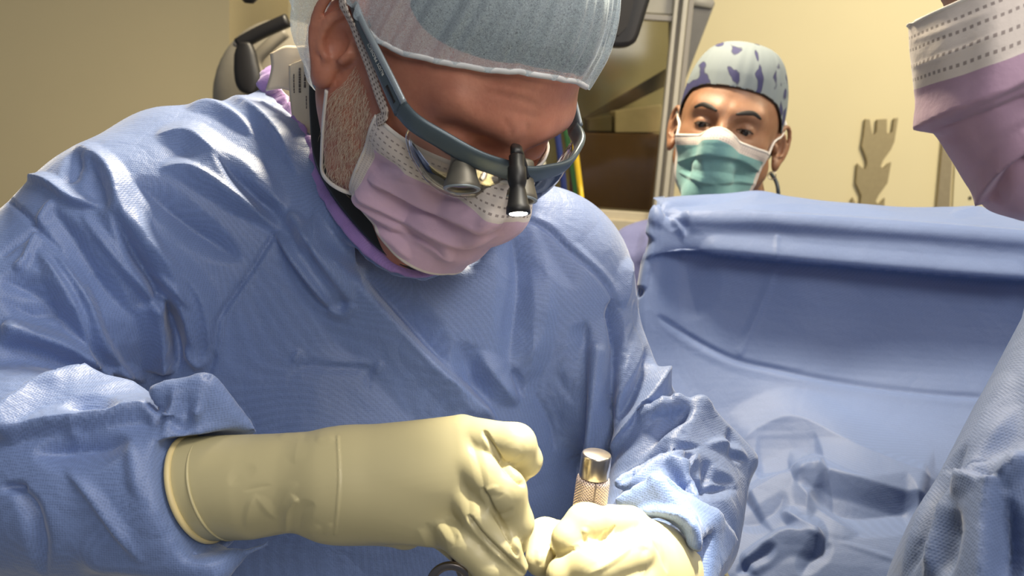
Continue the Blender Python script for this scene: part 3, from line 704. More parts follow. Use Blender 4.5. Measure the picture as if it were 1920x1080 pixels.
# --- lilac pleated mask
def maskmat(name, col, band):
    m, nt, b = mat(name); L = nt.links.new
    uv = N(nt, 'ShaderNodeUVMap'); uv.uv_map = 'UVMap'; sx = N(nt, 'ShaderNodeSeparateXYZ'); L(uv.outputs[0], sx.inputs[0])
    def mth(op, a, b_=None, c=None):
        n = N(nt, 'ShaderNodeMath', operation=op)
        for i, v in enumerate((a, b_, c)):
            if v is None: continue
            if isinstance(v, (int, float)): n.inputs[i].default_value = v
            else: L(v, n.inputs[i])
        return n.outputs[0]
    u, v = sx.outputs[0], sx.outputs[1]
    du = mth('ABSOLUTE', mth('SUBTRACT', u, .5))
    inband = mth('LESS_THAN', v, band); side = mth('GREATER_THAN', du, .463)
    low = mth('GREATER_THAN', v, .975)
    white = mth('MAXIMUM', mth('MAXIMUM', inband, side), low)
    rows = None
    for rv in (.22, .42, .66, .86):
        t = mth('LESS_THAN', mth('ABSOLUTE', mth('SUBTRACT', v, rv * band)), band * .024); rows = t if rows is None else mth('MAXIMUM', rows, t)
    dash = mth('LESS_THAN', mth('FRACT', mth('MULTIPLY', u, 54.0)), .5)
    dd = mth('MULTIPLY', mth('MULTIPLY', rows, dash), inband)
    sd = mth('MULTIPLY', side, mth('MULTIPLY', mth('LESS_THAN', mth('FRACT', mth('MULTIPLY', v, 40.0)), .4), mth('LESS_THAN', mth('FRACT', mth('MULTIPLY', du, 90.0)), .4)))
    n1 = N(nt, 'ShaderNodeTexNoise', Scale=45.0, Detail=4.0); tc = N(nt, 'ShaderNodeTexCoord'); L(tc.outputs['Object'], n1.inputs['Vector'])
    n2 = N(nt, 'ShaderNodeTexNoise', Scale=1400.0, Detail=2.0); L(tc.outputs['Object'], n2.inputs['Vector'])
    base = N(nt, 'ShaderNodeMix', data_type='RGBA'); base.inputs[6].default_value = (*[c * .9 for c in col], 1); base.inputs[7].default_value = (*[min(1, c * 1.1) for c in col], 1); L(n1.outputs['Fac'], base.inputs[0])
    m1 = N(nt, 'ShaderNodeMix', data_type='RGBA'); m1.inputs[7].default_value = (.70, .62, .57, 1); L(white, m1.inputs[0]); L(base.outputs[2], m1.inputs[6])
    m2 = N(nt, 'ShaderNodeMix', data_type='RGBA'); m2.inputs[7].default_value = (.22, .17, .16, 1); L(m1.outputs[2], m2.inputs[6]); L(mth('MULTIPLY', mth('MAXIMUM', dd, mth('MULTIPLY', sd, .5)), .8), m2.inputs[0])
    L(m2.outputs[2], b.inputs['Base Color']); b.inputs['Roughness'].default_value = .75
    b1 = N(nt, 'ShaderNodeBump', Strength=.35, Distance=.004); L(n1.outputs['Fac'], b1.inputs['Height'])
    b2 = N(nt, 'ShaderNodeBump', Strength=.15, Distance=.0004); L(n2.outputs['Fac'], b2.inputs['Height']); L(b1.outputs['Normal'], b2.inputs['Normal']); L(b2.outputs['Normal'], b.inputs['Normal'])
    b.inputs['Subsurface Weight'].default_value = .0
    b.inputs['Sheen Weight'].default_value = .2
    return m
def maskform(q, off=.004):
    d = head_sdf(q, False)
    d = smin(d, chain(q, [(0, .098, .010), (0, .110, -.018), (0, .099, -.06), (0, .082, -.100)], [.005, .011, .015, .014]), .035)
    return d - off
def make_mask(fr, strokes_px, mtl, parent, nu=150, nv=120, tope=(26, 24), bote=(-22, -38), tw=57, bw=55, off=.004, gain=1.0, form=maskform):
    U_, V_ = np.meshgrid(np.linspace(-1, 1, nu), np.linspace(0, 1, nv))
    a = np.radians(U_ * (tw + (bw - tw) * V_))
    et = tope[0] + (tope[1] - tope[0]) * U_ ** 2 + 5 * (abs(U_) ** .8 - U_ ** 2) * -1.2
    eb = bote[0] + (bote[1] - bote[0]) * abs(U_) ** 1.1
    e = np.radians(et + (eb - et) * V_)
    Cc = np.array([0, 0, -.045]); D = np.stack([np.sin(a) * np.cos(e), np.cos(a) * np.cos(e), np.sin(e)], -1).reshape(-1, 3)
    pts, b = trace(lambda q: form(q, off), Cc + D * .22, -D, 0, .3)
    F = gfaces(nv, nu); V = fr.w(pts); 
    V = relax(V, F, 0)
    Nn = vnormals(V, F)
    if (Nn * (V - fr.w(Cc))).sum() < 0: F = F[:, ::-1]; Nn = -Nn
    V = strokes(V, Nn, strokes_px, None, gain)
    uv = guv(nv, nu); g3 = V.reshape(nv, nu, 3); sl = np.concatenate([np.zeros((nv, 1)), np.cumsum(np.linalg.norm(np.diff(g3, axis=1), axis=2), axis=1)], 1); uv[:, 0] = (sl / sl[:, -1:]).ravel()
    o = ob('face_mask', V, F, mtl, parent, uv)
    s = o.modifiers.new('thick', 'SOLIDIFY'); s.thickness = .0012; s.offset = 0
    E = V.reshape(nv, nu, 3)
    return o, E, Nn.reshape(nv, nu, 3)
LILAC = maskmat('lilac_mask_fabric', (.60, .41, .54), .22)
mk, E, EN = make_mask(HF, [
    ([(690, 335), (745, 352), (830, 395), (905, 425), (950, 405)], 3.2, 18, 5, .12), ([(665, 355), (720, 385), (790, 425), (860, 455), (930, 440)], 3.0, 16, 5, .12),
    ([(660, 365), (720, 410), (790, 455), (850, 488)], 3.0, 14, 6, .12), ([(730, 330), (800, 355), (870, 385), (905, 400)], -1.6, 10, 10),
    ([(735, 432), (775, 442), (845, 485)], -3.5, 10, 8), ([(700, 425), (740, 455), (770, 485)], 2, 8, 8), ([(905, 428), (925, 395), (950, 350)], 2.0, 8, 12), ([(690, 290), (720, 310), (760, 325)], -1.4, 10, 10), ([(900, 240), (915, 330), (905, 425)], 1.6, 14, 10)], LILAC, surgeon, gain=1.9)
# hem piping and ear loops
def edge(E, EN, which):
    if which == 'L': return E[:, -1], EN[:, -1]
    if which == 'R': return E[:, 0], EN[:, 0]
    if which == 'T': return E[0], EN[0]
    return E[-1], EN[-1]
for wch in 'LRT':
    p, n = edge(E, EN, wch)
    V, F = sweep(resamp(list(p[::6]), 60), .0016, .0011, resamp(list(n[::6]), 60), 8); ob('edge_piping', V, F, WHITE, mk)
BANDM = maskmat('ear_loop_fabric', (.70, .62, .57), 0.0)
def strap(frame_pts, hw, ht, name, m, parent, nrm, n=60):
    p = resamp(frame_pts, n); V, F = sweep(p, hw, ht, nrm, 10, power=3)
    seg = 10; an = np.linspace(0, 2 * np.pi, seg, endpoint=False); uv = np.stack([np.tile(.5 + .5 * np.cos(an), n), np.repeat(np.linspace(0, 1, n), seg)], 1)
    return ob(name, V, F, m, parent, uv)
def bhit(x, y, off): return hit(bodyhead, x, y, off)[0]
def dotmat(name):
    m, nt, b = mat(name); L = nt.links.new
    uv = N(nt, 'ShaderNodeUVMap'); uv.uv_map = 'UVMap'
    mp = N(nt, 'ShaderNodeMapping'); mp.inputs['Scale'].default_value = (4.0, 34.0, 1); L(uv.outputs[0], mp.inputs[0])
    vo = N(nt, 'ShaderNodeTexVoronoi', Scale=1.0, Randomness=.12); vo.voronoi_dimensions = '2D'; L(mp.outputs[0], vo.inputs['Vector'])
    sx = N(nt, 'ShaderNodeSeparateXYZ'); L(uv.outputs[0], sx.inputs[0])
    c = N(nt, 'ShaderNodeMath', operation='LESS_THAN'); c.inputs[1].default_value = .26; L(vo.outputs['Distance'], c.inputs[0])
    mx = N(nt, 'ShaderNodeMix', data_type='RGBA'); mx.inputs[6].default_value = (.60, .52, .46, 1); mx.inputs[7].default_value = (.18, .14, .12, 1)
    L(c.outputs[0], mx.inputs[0]); L(mx.outputs[2], b.inputs['Base Color']); b.inputs['Roughness'].default_value = .8
    return m
DOTS = dotmat('perforated_strap')
EARU = HF.w([.094, -.022, .030])
strap([HF.w([.084, -.030, .036]), bhit(642, 5, .006), bhit(668, 62, .004), bhit(690, 118, .004), bhit(708, 172, .005), bhit(722, 214, .006), E[2, -3]], .0040, .0008, 'ear_loop', DOTS, mk, HF.S)
strap([E[-2, -2], bhit(640, 356, .003), bhit(618, 342, .003), bhit(604, 322, .003), bhit(603, 290, .003), bhit(606, 230, .003), bhit(612, 170, .004)], .0016, .0010, 'ear_loop', WHITE, mk, HF.S)

# --- beard and hair
def hairs(n, poly, length, name, m, parent, f, bend=(-.35, -1), spread=.5, thick=.00013, off=0.0):
    poly = np.array(poly, f32); lo, hi = poly.min(0), poly.max(0); pts = []
    while len(pts) < n:
        p = lo + (hi - lo) * rng.random(2)
        c = False
        for i in range(len(poly)):
            (x1, y1), (x2, y2) = poly[i], poly[i - 1]
            if (y1 > p[1]) != (y2 > p[1]) and p[0] < (x2 - x1) * (p[1] - y1) / (y2 - y1) + x1: c = not c
        if c: pts.append(p)
    pts = np.array(pts); R = hit(f, pts[:, 0], pts[:, 1], off)
    eps = .0008; G_ = np.stack([f(R + np.eye(3)[i] * eps) - f(R - np.eye(3)[i] * eps) for i in range(3)], 1); G_ /= np.linalg.norm(G_, axis=1)[:, None] + 1e-9
    VV = []; FF = []; k = 0
    for i in range(n):
        b_ = bend(pts[i]) if callable(bend) else bend
        d = wdir((b_[0] + rng.normal() * spread, b_[1] + rng.normal() * spread * .6, 0)); d = d - G_[i] * d.dot(G_[i]); d /= np.linalg.norm(d)
        ln = length * rng.uniform(.5, 1.2); c2 = wdir((rng.normal(), rng.normal(), 0)) * ln * .18
        P_ = [R[i], R[i] + G_[i] * ln * .30 + d * ln * .45 + c2 * .5, R[i] + G_[i] * ln * .36 + d * ln + c2]
        s = np.cross(G_[i], d)
        for j, q in enumerate(P_):
            t = thick * (1.0, .8, .15)[j]
            VV += [tuple(q + s * t), tuple(q - s * t), tuple(q + G_[i] * t)]
        for j in range(2):
            for a in range(3): FF.append((k + j * 3 + a, k + j * 3 + (a + 1) % 3, k + j * 3 + 3 + (a + 1) % 3, k + j * 3 + 3 + a))
        k += 9
    return ob(name, VV, FF, m, parent)
BEARD = plain('beard_hair', (.66, .54, .42), .45, nscale=300, vary=.4)
hairs(1500, [(622, 175), (650, 150), (668, 120), (690, 175), (704, 235), (690, 295), (664, 345), (640, 350), (612, 335), (604, 300), (605, 220)], .0075, 'beard', BEARD, surgeon, bodyhead, (-.30, -.95), .45, .00012)

# --- bouffant cap
PHI = [0, 13, 30, 46, 52, 64, 74, 84, 95, 106, 116, 126, 138, 155, 180]; RU = [.075, .0725, .060, .046, .040, .033, .031, .036, .041, .038, .012, -.040, -.066, -.078, -.075]
def rim_u(ph): return np.interp(abs((ph + 180) % 360 - 180), PHI, RU)
def head_r(ph, u, extra=0.0):
    D = np.stack([np.sin(np.radians(ph)), np.cos(np.radians(ph)), np.zeros_like(ph)], -1); O_ = np.stack([0 * ph, 0 * ph - .016, u], -1)
    p, b = trace(lambda q: head_sdf(q, False) - extra, O_ + D * .2, -D, 0, .22); r = .2 - np.linalg.norm(p - O_ - D * .2, axis=1)
    return r
def cap_mesh(nph=420, nv=70, lift=.0060, puff=.001, gather=.0021, top=.147, rimf=rim_u, back=.105, nf=47):
    ph = np.linspace(-180, 180, nph, endpoint=False); u0 = rimf(ph); r0 = head_r(ph, u0, 0) + lift + .012 * (.5 - .5 * np.cos(np.radians(ph))) ** 2
    ga = sum(np.sin(np.radians(ph) * k + p_) * a for k, p_, a in ((nf, 0, .5), (nf * 1.37 // 1, 1.2, .5), (nf * .61 // 1, 2.2, .6)))
    ga2 = sum(np.sin(np.radians(ph) * k + p_) * a for k, p_, a in ((23, 0.4, .5), (37, 1.2, .4), (11, 2.2, .5)))
    bk = (.5 - .5 * np.cos(np.radians(ph))) ** 2.6                           # 1 at the nape
    G = []
    for i in range(nv):
        v = i / (nv - 1); th = v * math.pi / 2
        belly = math.sin(min(1, v * 1.9) * math.pi / 2) ** .8
        r = (r0 + (puff + back * bk) * belly) * math.cos(th * .999) ** (.55) if v < 1 else r0 * 0 + 1e-4
        belly = belly * (1 - bk) + bk * math.sin(min(1, v * 4) * math.pi / 2) ** .7; r = (r0 + (puff + back * bk) * belly) * (math.cos(th * .999) ** (.55) if v < 1 else 0) + 1e-4
        u = u0 - (.007 + .020 * bk) * math.sin(min(1, v * 5) * math.pi) + (top - u0) * math.sin(th) ** (1.15 + 1.3 * bk)
        am = gather * (math.exp(-v * 1.6) * (1 - math.exp(-v * 30)) + .15); r = r + ga * am + ga2 * gather * 1.2 * (v * (1 - v)) * 2
        G.append(np.stack([np.sin(np.radians(ph)) * r, np.cos(np.radians(ph)) * r - .016, u], -1))
    return np.array(G), gfaces(nv, nph, True)
def capmat(name, col, alpha=.78):
    m, nt, b = mat(name); L = nt.links.new
    tc = N(nt, 'ShaderNodeTexCoord'); n1 = N(nt, 'ShaderNodeTexNoise', Scale=900.0, Detail=3.0, Distortion=2.0); n2 = N(nt, 'ShaderNodeTexNoise', Scale=22.0, Detail=3.0)
    for n in (n1, n2): L(tc.outputs['Object'], n.inputs['Vector'])
    mx = N(nt, 'ShaderNodeMix', data_type='RGBA'); mx.inputs[6].default_value = (*[c * .85 for c in col], 1); mx.inputs[7].default_value = (*[min(1, c * 1.15) for c in col], 1); L(n1.outputs['Fac'], mx.inputs[0]); L(mx.outputs[2], b.inputs['Base Color'])
    mr = N(nt, 'ShaderNodeMapRange'); mr.inputs[1].default_value = .3; mr.inputs[2].default_value = .7; mr.inputs[3].default_value = alpha - .22; mr.inputs[4].default_value = alpha + .14
    L(n1.outputs['Fac'], mr.inputs[0]); L(mr.outputs[0], b.inputs['Alpha'])
    bp = N(nt, 'ShaderNodeBump', Strength=.4, Distance=.002); L(n2.outputs['Fac'], bp.inputs['Height']); L(bp.outputs['Normal'], b.inputs['Normal'])
    b.inputs['Roughness'].default_value = .7; b.inputs['Sheen Weight'].default_value = .3
    return m
CAPM = capmat('bouffant_fabric', (.70, .83, .96), .47)
G, F = cap_mesh()
V = HF.w(G.reshape(-1, 3))
cap = big('bouffant_cap', V, F, CAPM, surgeon)
V, F = sweep(HF.w(G[0][::2]), .0019, .0013, None, 8, True); ob('elastic_rim', V, F, plain('cap_elastic', (.70, .70, .70), .8), cap)
# hair under the cap
G, F = cap_mesh(160, 40, .0002, .0002, .0000, .1395, back=.000)
big('hair', HF.w(G.reshape(-1, 3)), F, DARKHAIR, surgeon)

# --- loupes
def hp(*q): return HF.w(np.array(q, f32))
fr_pts = [hp(.0745, .066, .018), hp(.0705, .080, .019), hp(.058, .093, .020), hp(.038, .108, .020), hp(.016, .1145, .019), hp(0, .116, .017), hp(-.016, .1145, .019), hp(-.038, .108, .020), hp(-.058, .093, .020), hp(-.0705, .080, .019), hp(-.0745, .066, .018)]
fp = resamp(fr_pts, 70); cen = hp(0, .02, .02); nn = fp - cen
hw = .0064 + .0012 * np.exp(-((np.linspace(-1, 1, 70)) / .25) ** 2)
V, F = sweep(fp, hw, .0022, nn, 14, power=2.8)
loupe = ob('magnifying_loupes', V, F, GREYFRAME, surgeon)
for s in (1, -1):
    tp = [hp(s * .0745, .068, .018), hp(s * .080, .038, .025), hp(s * .0845, .005, .031), hp(s * .0850, -.02, .036), hp(s * .082, -.045, .030)]
    p = resamp(tp, 40); wv = np.interp(np.linspace(0, 1, 40), [0, .15, .5, 1], [.0072, .0068, .0046, .0032])
    V, F = sweep(p, wv, .0017, HF.S * s, 12, power=3); tm = ob('temple_arm', V, F, GREYFRAME, loupe)
    V, F = sweep(p[:26] + HF.U * (wv[:26] * .75)[:, None] + HF.S * s * .0009, .0025, .0018, HF.S * s, 8); ob('bevel', V, F, GREYLIGHT, tm)
    V, F = sweep(p[2:7] + HF.S * s * .0012 - HF.U * .0010, .0016, .0010, HF.S * s, 8); ob('screw_slot', V, F, BLACK, tm)
    if s == 1:
        cu = bpy.data.curves.new('lettering', 'FONT'); cu.body = 'RUDY PROJECT'; cu.size = .0034; cu.extrude = .0001; cu.space_character = 1.05
        to = bpy.data.objects.new('tmp', cu); C.objects.link(to); bpy.context.view_layer.update()
        me = bpy.data.meshes.new_from_object(to.evaluated_get(bpy.context.evaluated_depsgraph_get())); C.objects.unlink(to)
        X_ = (p[22] - p[10]); X_ /= np.linalg.norm(X_); Z_ = HF.S; Y_ = np.cross(Z_, X_)
        o0 = p[8] + HF.S * .0021 - Y_ * .0020
        co = np.array([v.co for v in me.vertices]); fc = [tuple(pl.vertices) for pl in me.polygons]
        ob('brand_lettering', o0 + co[:, :1] * X_ + co[:, 1:2] * Y_ + co[:, 2:] * Z_, fc, plain('pale_print', (.62, .62, .58), .5), tm, smooth=False)
    top = [hp(s * .069, .076, .014), hp(s * .055, .095, .014), hp(s * .038, .1075, .014), hp(s * .020, .1135, .013), hp(s * .008, .1155, .012)]
    mid = [hp(s * .068, .077, .004), hp(s * .056, .096, .000), hp(s * .038, .109, -.001), hp(s * .020, .115, .001), hp(s * .009, .117, .005)]
    bot = [hp(s * .062, .083, -.006), hp(s * .051, .096, -.014), hp(s * .036, .107, -.015), hp(s * .022, .113, -.008), hp(s * .011, .1165, .000)]
    G = grid([top, mid, bot], 30, 16); F = gfaces(16, 30)
    ln = ob('lens', G.reshape(-1, 3), F, LENS, loupe); sm = ln.modifiers.new('thick', 'SOLIDIFY'); sm.thickness = .0008
    V, F = sweep(resamp(list(G[:, 0][::3]) + list(G[-1][1::4]) + list(G[::-1, -1][1::3]), 80), .0004, .0006, HF.F, 6); ob('lens_edge', V, F, LENS, ln)
def scope(a, b_, prof, name, m, parent): V, F = lathe(a, b_, prof); return ob(name, V, F, m, parent)
tele_prof = [(0, .0040), (.03, .0072), (.10, .0078), (.30, .0076), (.55, .0086), (.75, .0102), (.88, .0114), (.95, .0116), (.99, .0112), (1.0, .0096), (.985, .0084), (.94, .0078)]
for a, b_ in ((P(868, 280, .534), P(866, 356, .531)), (P(980, 300, .556), P(974, 376, .552))):
    t = scope(a, b_, tele_prof, 'telescope', TELE, loupe)
    ax = (b_ - a)
    V, F = lathe(a + ax * .92, a + ax * .945, [(0, .0079), (1, .0079)]); ob('objective_glass', V, F, glass('objective_coating', (.75, .6, .85), .35), t)
    V, F = lathe(a + ax * .955, a + ax * 1.0, [(0, .0113), (.5, .0117), (1, .0112), (1.02, .0094), (.5, .0088)], caps=False); ob('rim_ring', V, F, GREYLIGHT, t)
ha, hbp = P(968, 290, .517), P(972, 402, .512)
hlm = scope(ha, hbp, [(0, .0035), (.02, .0046), (.20, .0048), (.22, .0056), (.45, .0058), (.52, .0050), (.56, .0046), (.60, .0050), (.85, .0066), (.88, .0072), (.985, .0074), (1.0, .0066), (.99, .0056)], 'headlight', BLACK, loupe)
em, nt, b = mat('headlight_lamp'); b.inputs['Emission Color'].default_value = (1, .97, .93, 1); b.inputs['Emission Strength'].default_value = 30
ax = hbp - ha; V, F = lathe(ha + ax * .985, ha + ax * 1.005, [(0, .0056), (.6, .0054), (1, .0030)]); ob('lamp_lens', V, F, em, hlm)
V, F = sweep(resamp([hp(0, .116, .016), P(968, 280, .525), P(969, 292, .520)], 12), .0036, .0030, None, 10, power=3); ob('light_mount', V, F, BLACK, loupe)
V, F = sweep(resamp([P(900, 285, .535), P(880, 283, .533), P(868, 282, .536)], 12), .0012, .0012, None, 8); ob('scope_hinge', V, F, BLACK, loupe)

# --- gloves
def ring(c, n, r, m, q):
    d = q - c; h = d @ n; p = d - h[..., None] * n; return np.sqrt((np.sqrt((p * p).sum(-1)) - r) ** 2 + h * h) - m
gA, gB = P(388, 915, .535), P(632, 908, .521); tA = gB - gA; tA /= np.linalg.norm(tA); nA = tA + wdir((.0, .28, 0)) * .30; nA /= np.linalg.norm(nA)
def glove1(q):
    d = hand_sdf(q, R_h, 0.0)
    w_ = chain(q, [gA - tA * .03, P(470, 912, .530), P(560, 902, .525), gB, P(660, 900, .52)], [.0325, .0320, .0295, .0282, .0285])
    d = smin(d, w_, .010)
    d = smax(d, -((q - (gA - tA * .004)) @ nA), .002)
    d = smin(d, ring(gA - tA * .0035, nA, .0316, .0013, q), .0012)
    d = smin(d, ring(gA + tA * .010, nA, .0318, .0006, q), .001)
    d = smax(d, -rc(q, gA - tA * .03, gA + tA * .022, .0300, .0290), .001)
    return d
def bounds(pts, m): pts = np.array(pts); return pts.min(0) - m, pts.max(0) + m
lo, hi = bounds([gA] + R_h['w'] + [p for pts, r in R_h['fing'] for p in pts], .036)
V, F = snet(glove1, *[axis((lo[i], hi[i], .0017)) for i in range(3)])
V, F = subdiv(relax(V, F, 1, .5), F); Nn = vnormals(V, F)
V = strokes(V, Nn, [
    ([(906, 806), (930, 850), (955, 885), (985, 912)], -6.5, 3.5, 3.5, .08), ([(903, 915), (925, 958), (948, 995), (972, 1045)], -6, 3.5, 3.5, .08), ([(876, 965), (905, 1004), (945, 1042), (985, 1078)], -6, 3.5, 3.5, .08),
    ([(633, 815), (636, 905), (628, 1005)], 1.6, 1.6, 1.6, .02), ([(560, 820), (552, 870)], 1, 10, 10), ([(540, 1000), (540, 965), (550, 945), (560, 935)], 3.0, 9, 3.5, .1), ([(560, 1000), (566, 960), (590, 945)], -2.2, 10, 12),
    ([(460, 990), (468, 950), (480, 925)], 1.6, 5, 10), ([(480, 930), (500, 955), (520, 975)], 1.2, 8, 5), ([(430, 910), (450, 890), (480, 875)], -1.2, 9, 9), ([(455, 921), (480, 915), (510, 910)], -.8, 4, 3), ([(520, 965), (540, 925), (560, 905)], 1.2, 10, 6),
    ([(575, 1000), (590, 995), (600, 985)], 1.5, 6, 6), ([(605, 1000), (615, 995), (622, 980)], 1.5, 5, 5), ([(520, 820), (550, 812), (570, 822)], 1.6, 10, 8), ([(590, 826), (610, 820), (628, 826)], 1.2, 8, 8),
    ([(880, 815), (895, 860), (905, 905), (908, 935)], -1.6, 6, 7), ([(872, 905), (878, 935), (880, 975)], -1.2, 5, 7),
    ([(905, 923), (925, 915), (935, 910)], 1.4, 4, 5), ([(905, 926), (930, 930), (945, 925)], -1.0, 4, 4), ([(925, 962), (945, 964), (962, 952)], -1.4, 3.5, 3.5), ([(930, 970), (950, 970), (965, 960)], .9, 4, 4), ([(965, 868), (975, 858), (980, 850)], -1, 3, 3), ([(945, 872), (960, 874), (975, 862)], .8, 4, 4),
    ([(798, 980), (812, 1010), (825, 1028)], -2, 7, 8), ([(830, 970), (848, 1000), (850, 1020)], -1.6, 6, 7), ([(815, 975), (835, 1005), (838, 1025)], 1.4, 7, 7), ([(782, 990), (796, 1015), (798, 1030)], 1.2, 6, 6), ([(842, 1030), (852, 1015), (856, 1000)], -1.2, 4, 4)], None, .5)
glove = big('surgical_glove', V, F, LATEX, surgeon); e1_ = np.cross(nA, [0, 0, 1.0]); e1_ /= np.linalg.norm(e1_); e2_ = np.cross(nA, e1_)
vv_, ff_ = sweep([gA - tA * .004 + .0330 * (math.cos(t) * e1_ + math.sin(t) * e2_) for t in np.linspace(0, 2 * np.pi, 72, endpoint=False)], .0022, .0020, None, 10, True); ob('rolled_cuff', vv_, ff_, plain('rolled_latex', (.74, .60, .30), .45, vary=.05), glove)
vv_, ff_ = sweep([gA + tA * .0085 + .0326 * (math.cos(t) * e1_ + math.sin(t) * e2_) for t in np.linspace(0, 2 * np.pi, 72, endpoint=False)], .0010, .0009, None, 8, True); ob('cuff_ridge', vv_, ff_, LATEX, glove)
glove['label'] = 'cream latex glove reaching over the gown cuff, gripping the needle holder'
def glove2(q):
    d = hand_sdf(q, L_h, 0.0)
    c = rc(q, P(1300, 1120, .625), P(1222, 1062, .572), .0310, .0275); d = smin(d, c, .012)
    return smax(d, -rc(q, P(1310, 1128, .635), P(1285, 1108, .612), .0295, .029), .001)
lo, hi = bounds([P(1290, 1110, .61)] + L_h['w'] + [p for pts, r in L_h['fing'] for p in pts], .036)
V, F = snet(glove2, *[axis((lo[i], hi[i], .0017)) for i in range(3)])
V, F = subdiv(relax(V, F, 1, .5), F); Nn = vnormals(V, F)
V = strokes(V, Nn, [([(1095, 1005), (1097, 1018), (1090, 1022)], -1.2, 3, 3), ([(1090, 998), (1096, 996), (1102, 1002)], 1.0, 4, 4), ([(1120, 1016), (1135, 1005), (1134, 992)], -1, 4, 4), ([(1010, 1020), (1012, 1040), (1010, 1060)], 1.0, 5, 5),
    ([(1040, 1045), (1090, 1024), (1130, 1012), (1155, 985)], -1.6, 3, 3, .1), ([(1165, 1010), (1190, 1015), (1215, 1030)], .9, 8, 5), ([(1100, 1080), (1150, 1050), (1190, 1020)], 1.0, 6, 5), ([(1222, 1010), (1240, 1040), (1252, 1075)], -1.2, 4, 4), ([(1212, 1030), (1210, 1060), (1205, 1080)], 1, 6, 6)])
glove = big('surgical_glove', V, F, LATEX, surgeon); glove['label'] = 'cream latex glove brightly lit, closed in a fist round the knurled handle'

# ============================================================ held instruments
kh = thing('knurled_instrument', 'knurled metal cylinder handle with a smooth polished cap, upright in the brightly lit fist', 'surgical tool', P(1100, 1075, .520))
m, nt, b = mat('knurled_metal'); L = nt.links.new
b.inputs['Base Color'].default_value = (.80, .66, .62, 1); b.inputs['Metallic'].default_value = .85; b.inputs['Roughness'].default_value = .42
tc = N(nt, 'ShaderNodeTexCoord'); wa = N(nt, 'ShaderNodeTexWave', Scale=7.0, wave_type='BANDS', bands_direction='DIAGONAL'); wb = N(nt, 'ShaderNodeTexWave', Scale=7.0, wave_type='BANDS', bands_direction='DIAGONAL')
uvn = N(nt, 'ShaderNodeUVMap'); uvn.uv_map = 'UVMap'
mpa = N(nt, 'ShaderNodeMapping'); mpa.inputs['Scale'].default_value = (1, 1, 1); mpb = N(nt, 'ShaderNodeMapping'); mpb.inputs['Scale'].default_value = (-1, 1, 1)
L(uvn.outputs[0], mpa.inputs[0]); L(uvn.outputs[0], mpb.inputs[0]); L(mpa.outputs[0], wa.inputs[0]); L(mpb.outputs[0], wb.inputs[0])
mxx = N(nt, 'ShaderNodeMath', operation='MAXIMUM'); L(wa.outputs['Fac'], mxx.inputs[0]); L(wb.outputs['Fac'], mxx.inputs[1])
bp = N(nt, 'ShaderNodeBump', Strength=.8, Distance=.0008); kmx = N(nt, 'ShaderNodeMix', data_type='RGBA'); kmx.inputs[6].default_value = (.25, .17, .15, 1); kmx.inputs[7].default_value = (.85, .70, .64, 1); L(mxx.outputs[0], kmx.inputs[0]); L(kmx.outputs[2], b.inputs['Base Color']); L(mxx.outputs[0], bp.inputs['Height']); L(bp.outputs['Normal'], b.inputs['Normal'])
KN = m
ka, kb = P(1119, 850, .520), P(1085, 1100, .540); kx = (kb - ka); klen = np.linalg.norm(kx); kx /= klen
V, F = lathe(ka, ka + kx * .0155, [(0, .0002), (0, .0082), (.03, .0089), (.10, .0092), (.95, .0092), (1, .0088)], 48); ob('polished_cap', V, F, STEEL, kh)
prof = [(0, .0086), (.01, .0100), (.04, .0104), (.98, .0104), (1, .0090)]
V, F = lathe(ka + kx * .0155, kb, prof, 48); uv = np.array([[(j % 48) / 48 * .065 / .01 * .4, prof[j // 48][0] * klen / .01 * .4] for j in range(len(V))])
ob('knurled_grip', V, F, KN, kh, uv)
nh = thing('needle_holder', 'dark steel ring-handled needle holder gripped under the larger glove', 'surgical tool', P(850, 1090, .515))
rg = [P(845 + 38 * math.cos(t), 1098 + 38 * math.sin(t) * .98, .512) for t in np.linspace(0, 2 * np.pi, 48, endpoint=False)]
DSTEEL = plain('dark_steel', (.28, .25, .24), .25, 1.0)
V, F = sweep(rg, .0028, .0016, wdir((0, 0, 1)), 12, True); ob('finger_ring', V, F, DSTEEL, nh)
V, F = sweep(resamp([P(848, 1010, .520), P(862, 1050, .517), P(880, 1100, .514), P(890, 1150, .512)], 20), [.0055 - .002 * i / 19 for i in range(20)], .0022, wdir((.3, .1, 1)), 10, power=3.5); ob('shank', V, F, DSTEEL, nh)
V, F = sweep(resamp([P(872, 1040, .522), P(886, 1070, .518), P(893, 1120, .516)], 16), .0028, .0018, wdir((.3, .1, 1)), 10, power=3); ob('shank', V, F, DSTEEL, nh)
rg = [P(925 + 34 * math.cos(t), 1150 + 34 * math.sin(t), .518) for t in np.linspace(0, 2 * np.pi, 48, endpoint=False)]
V, F = sweep(rg, .0026, .0016, wdir((0, 0, 1)), 12, True); ob('finger_ring', V, F, DSTEEL, nh)
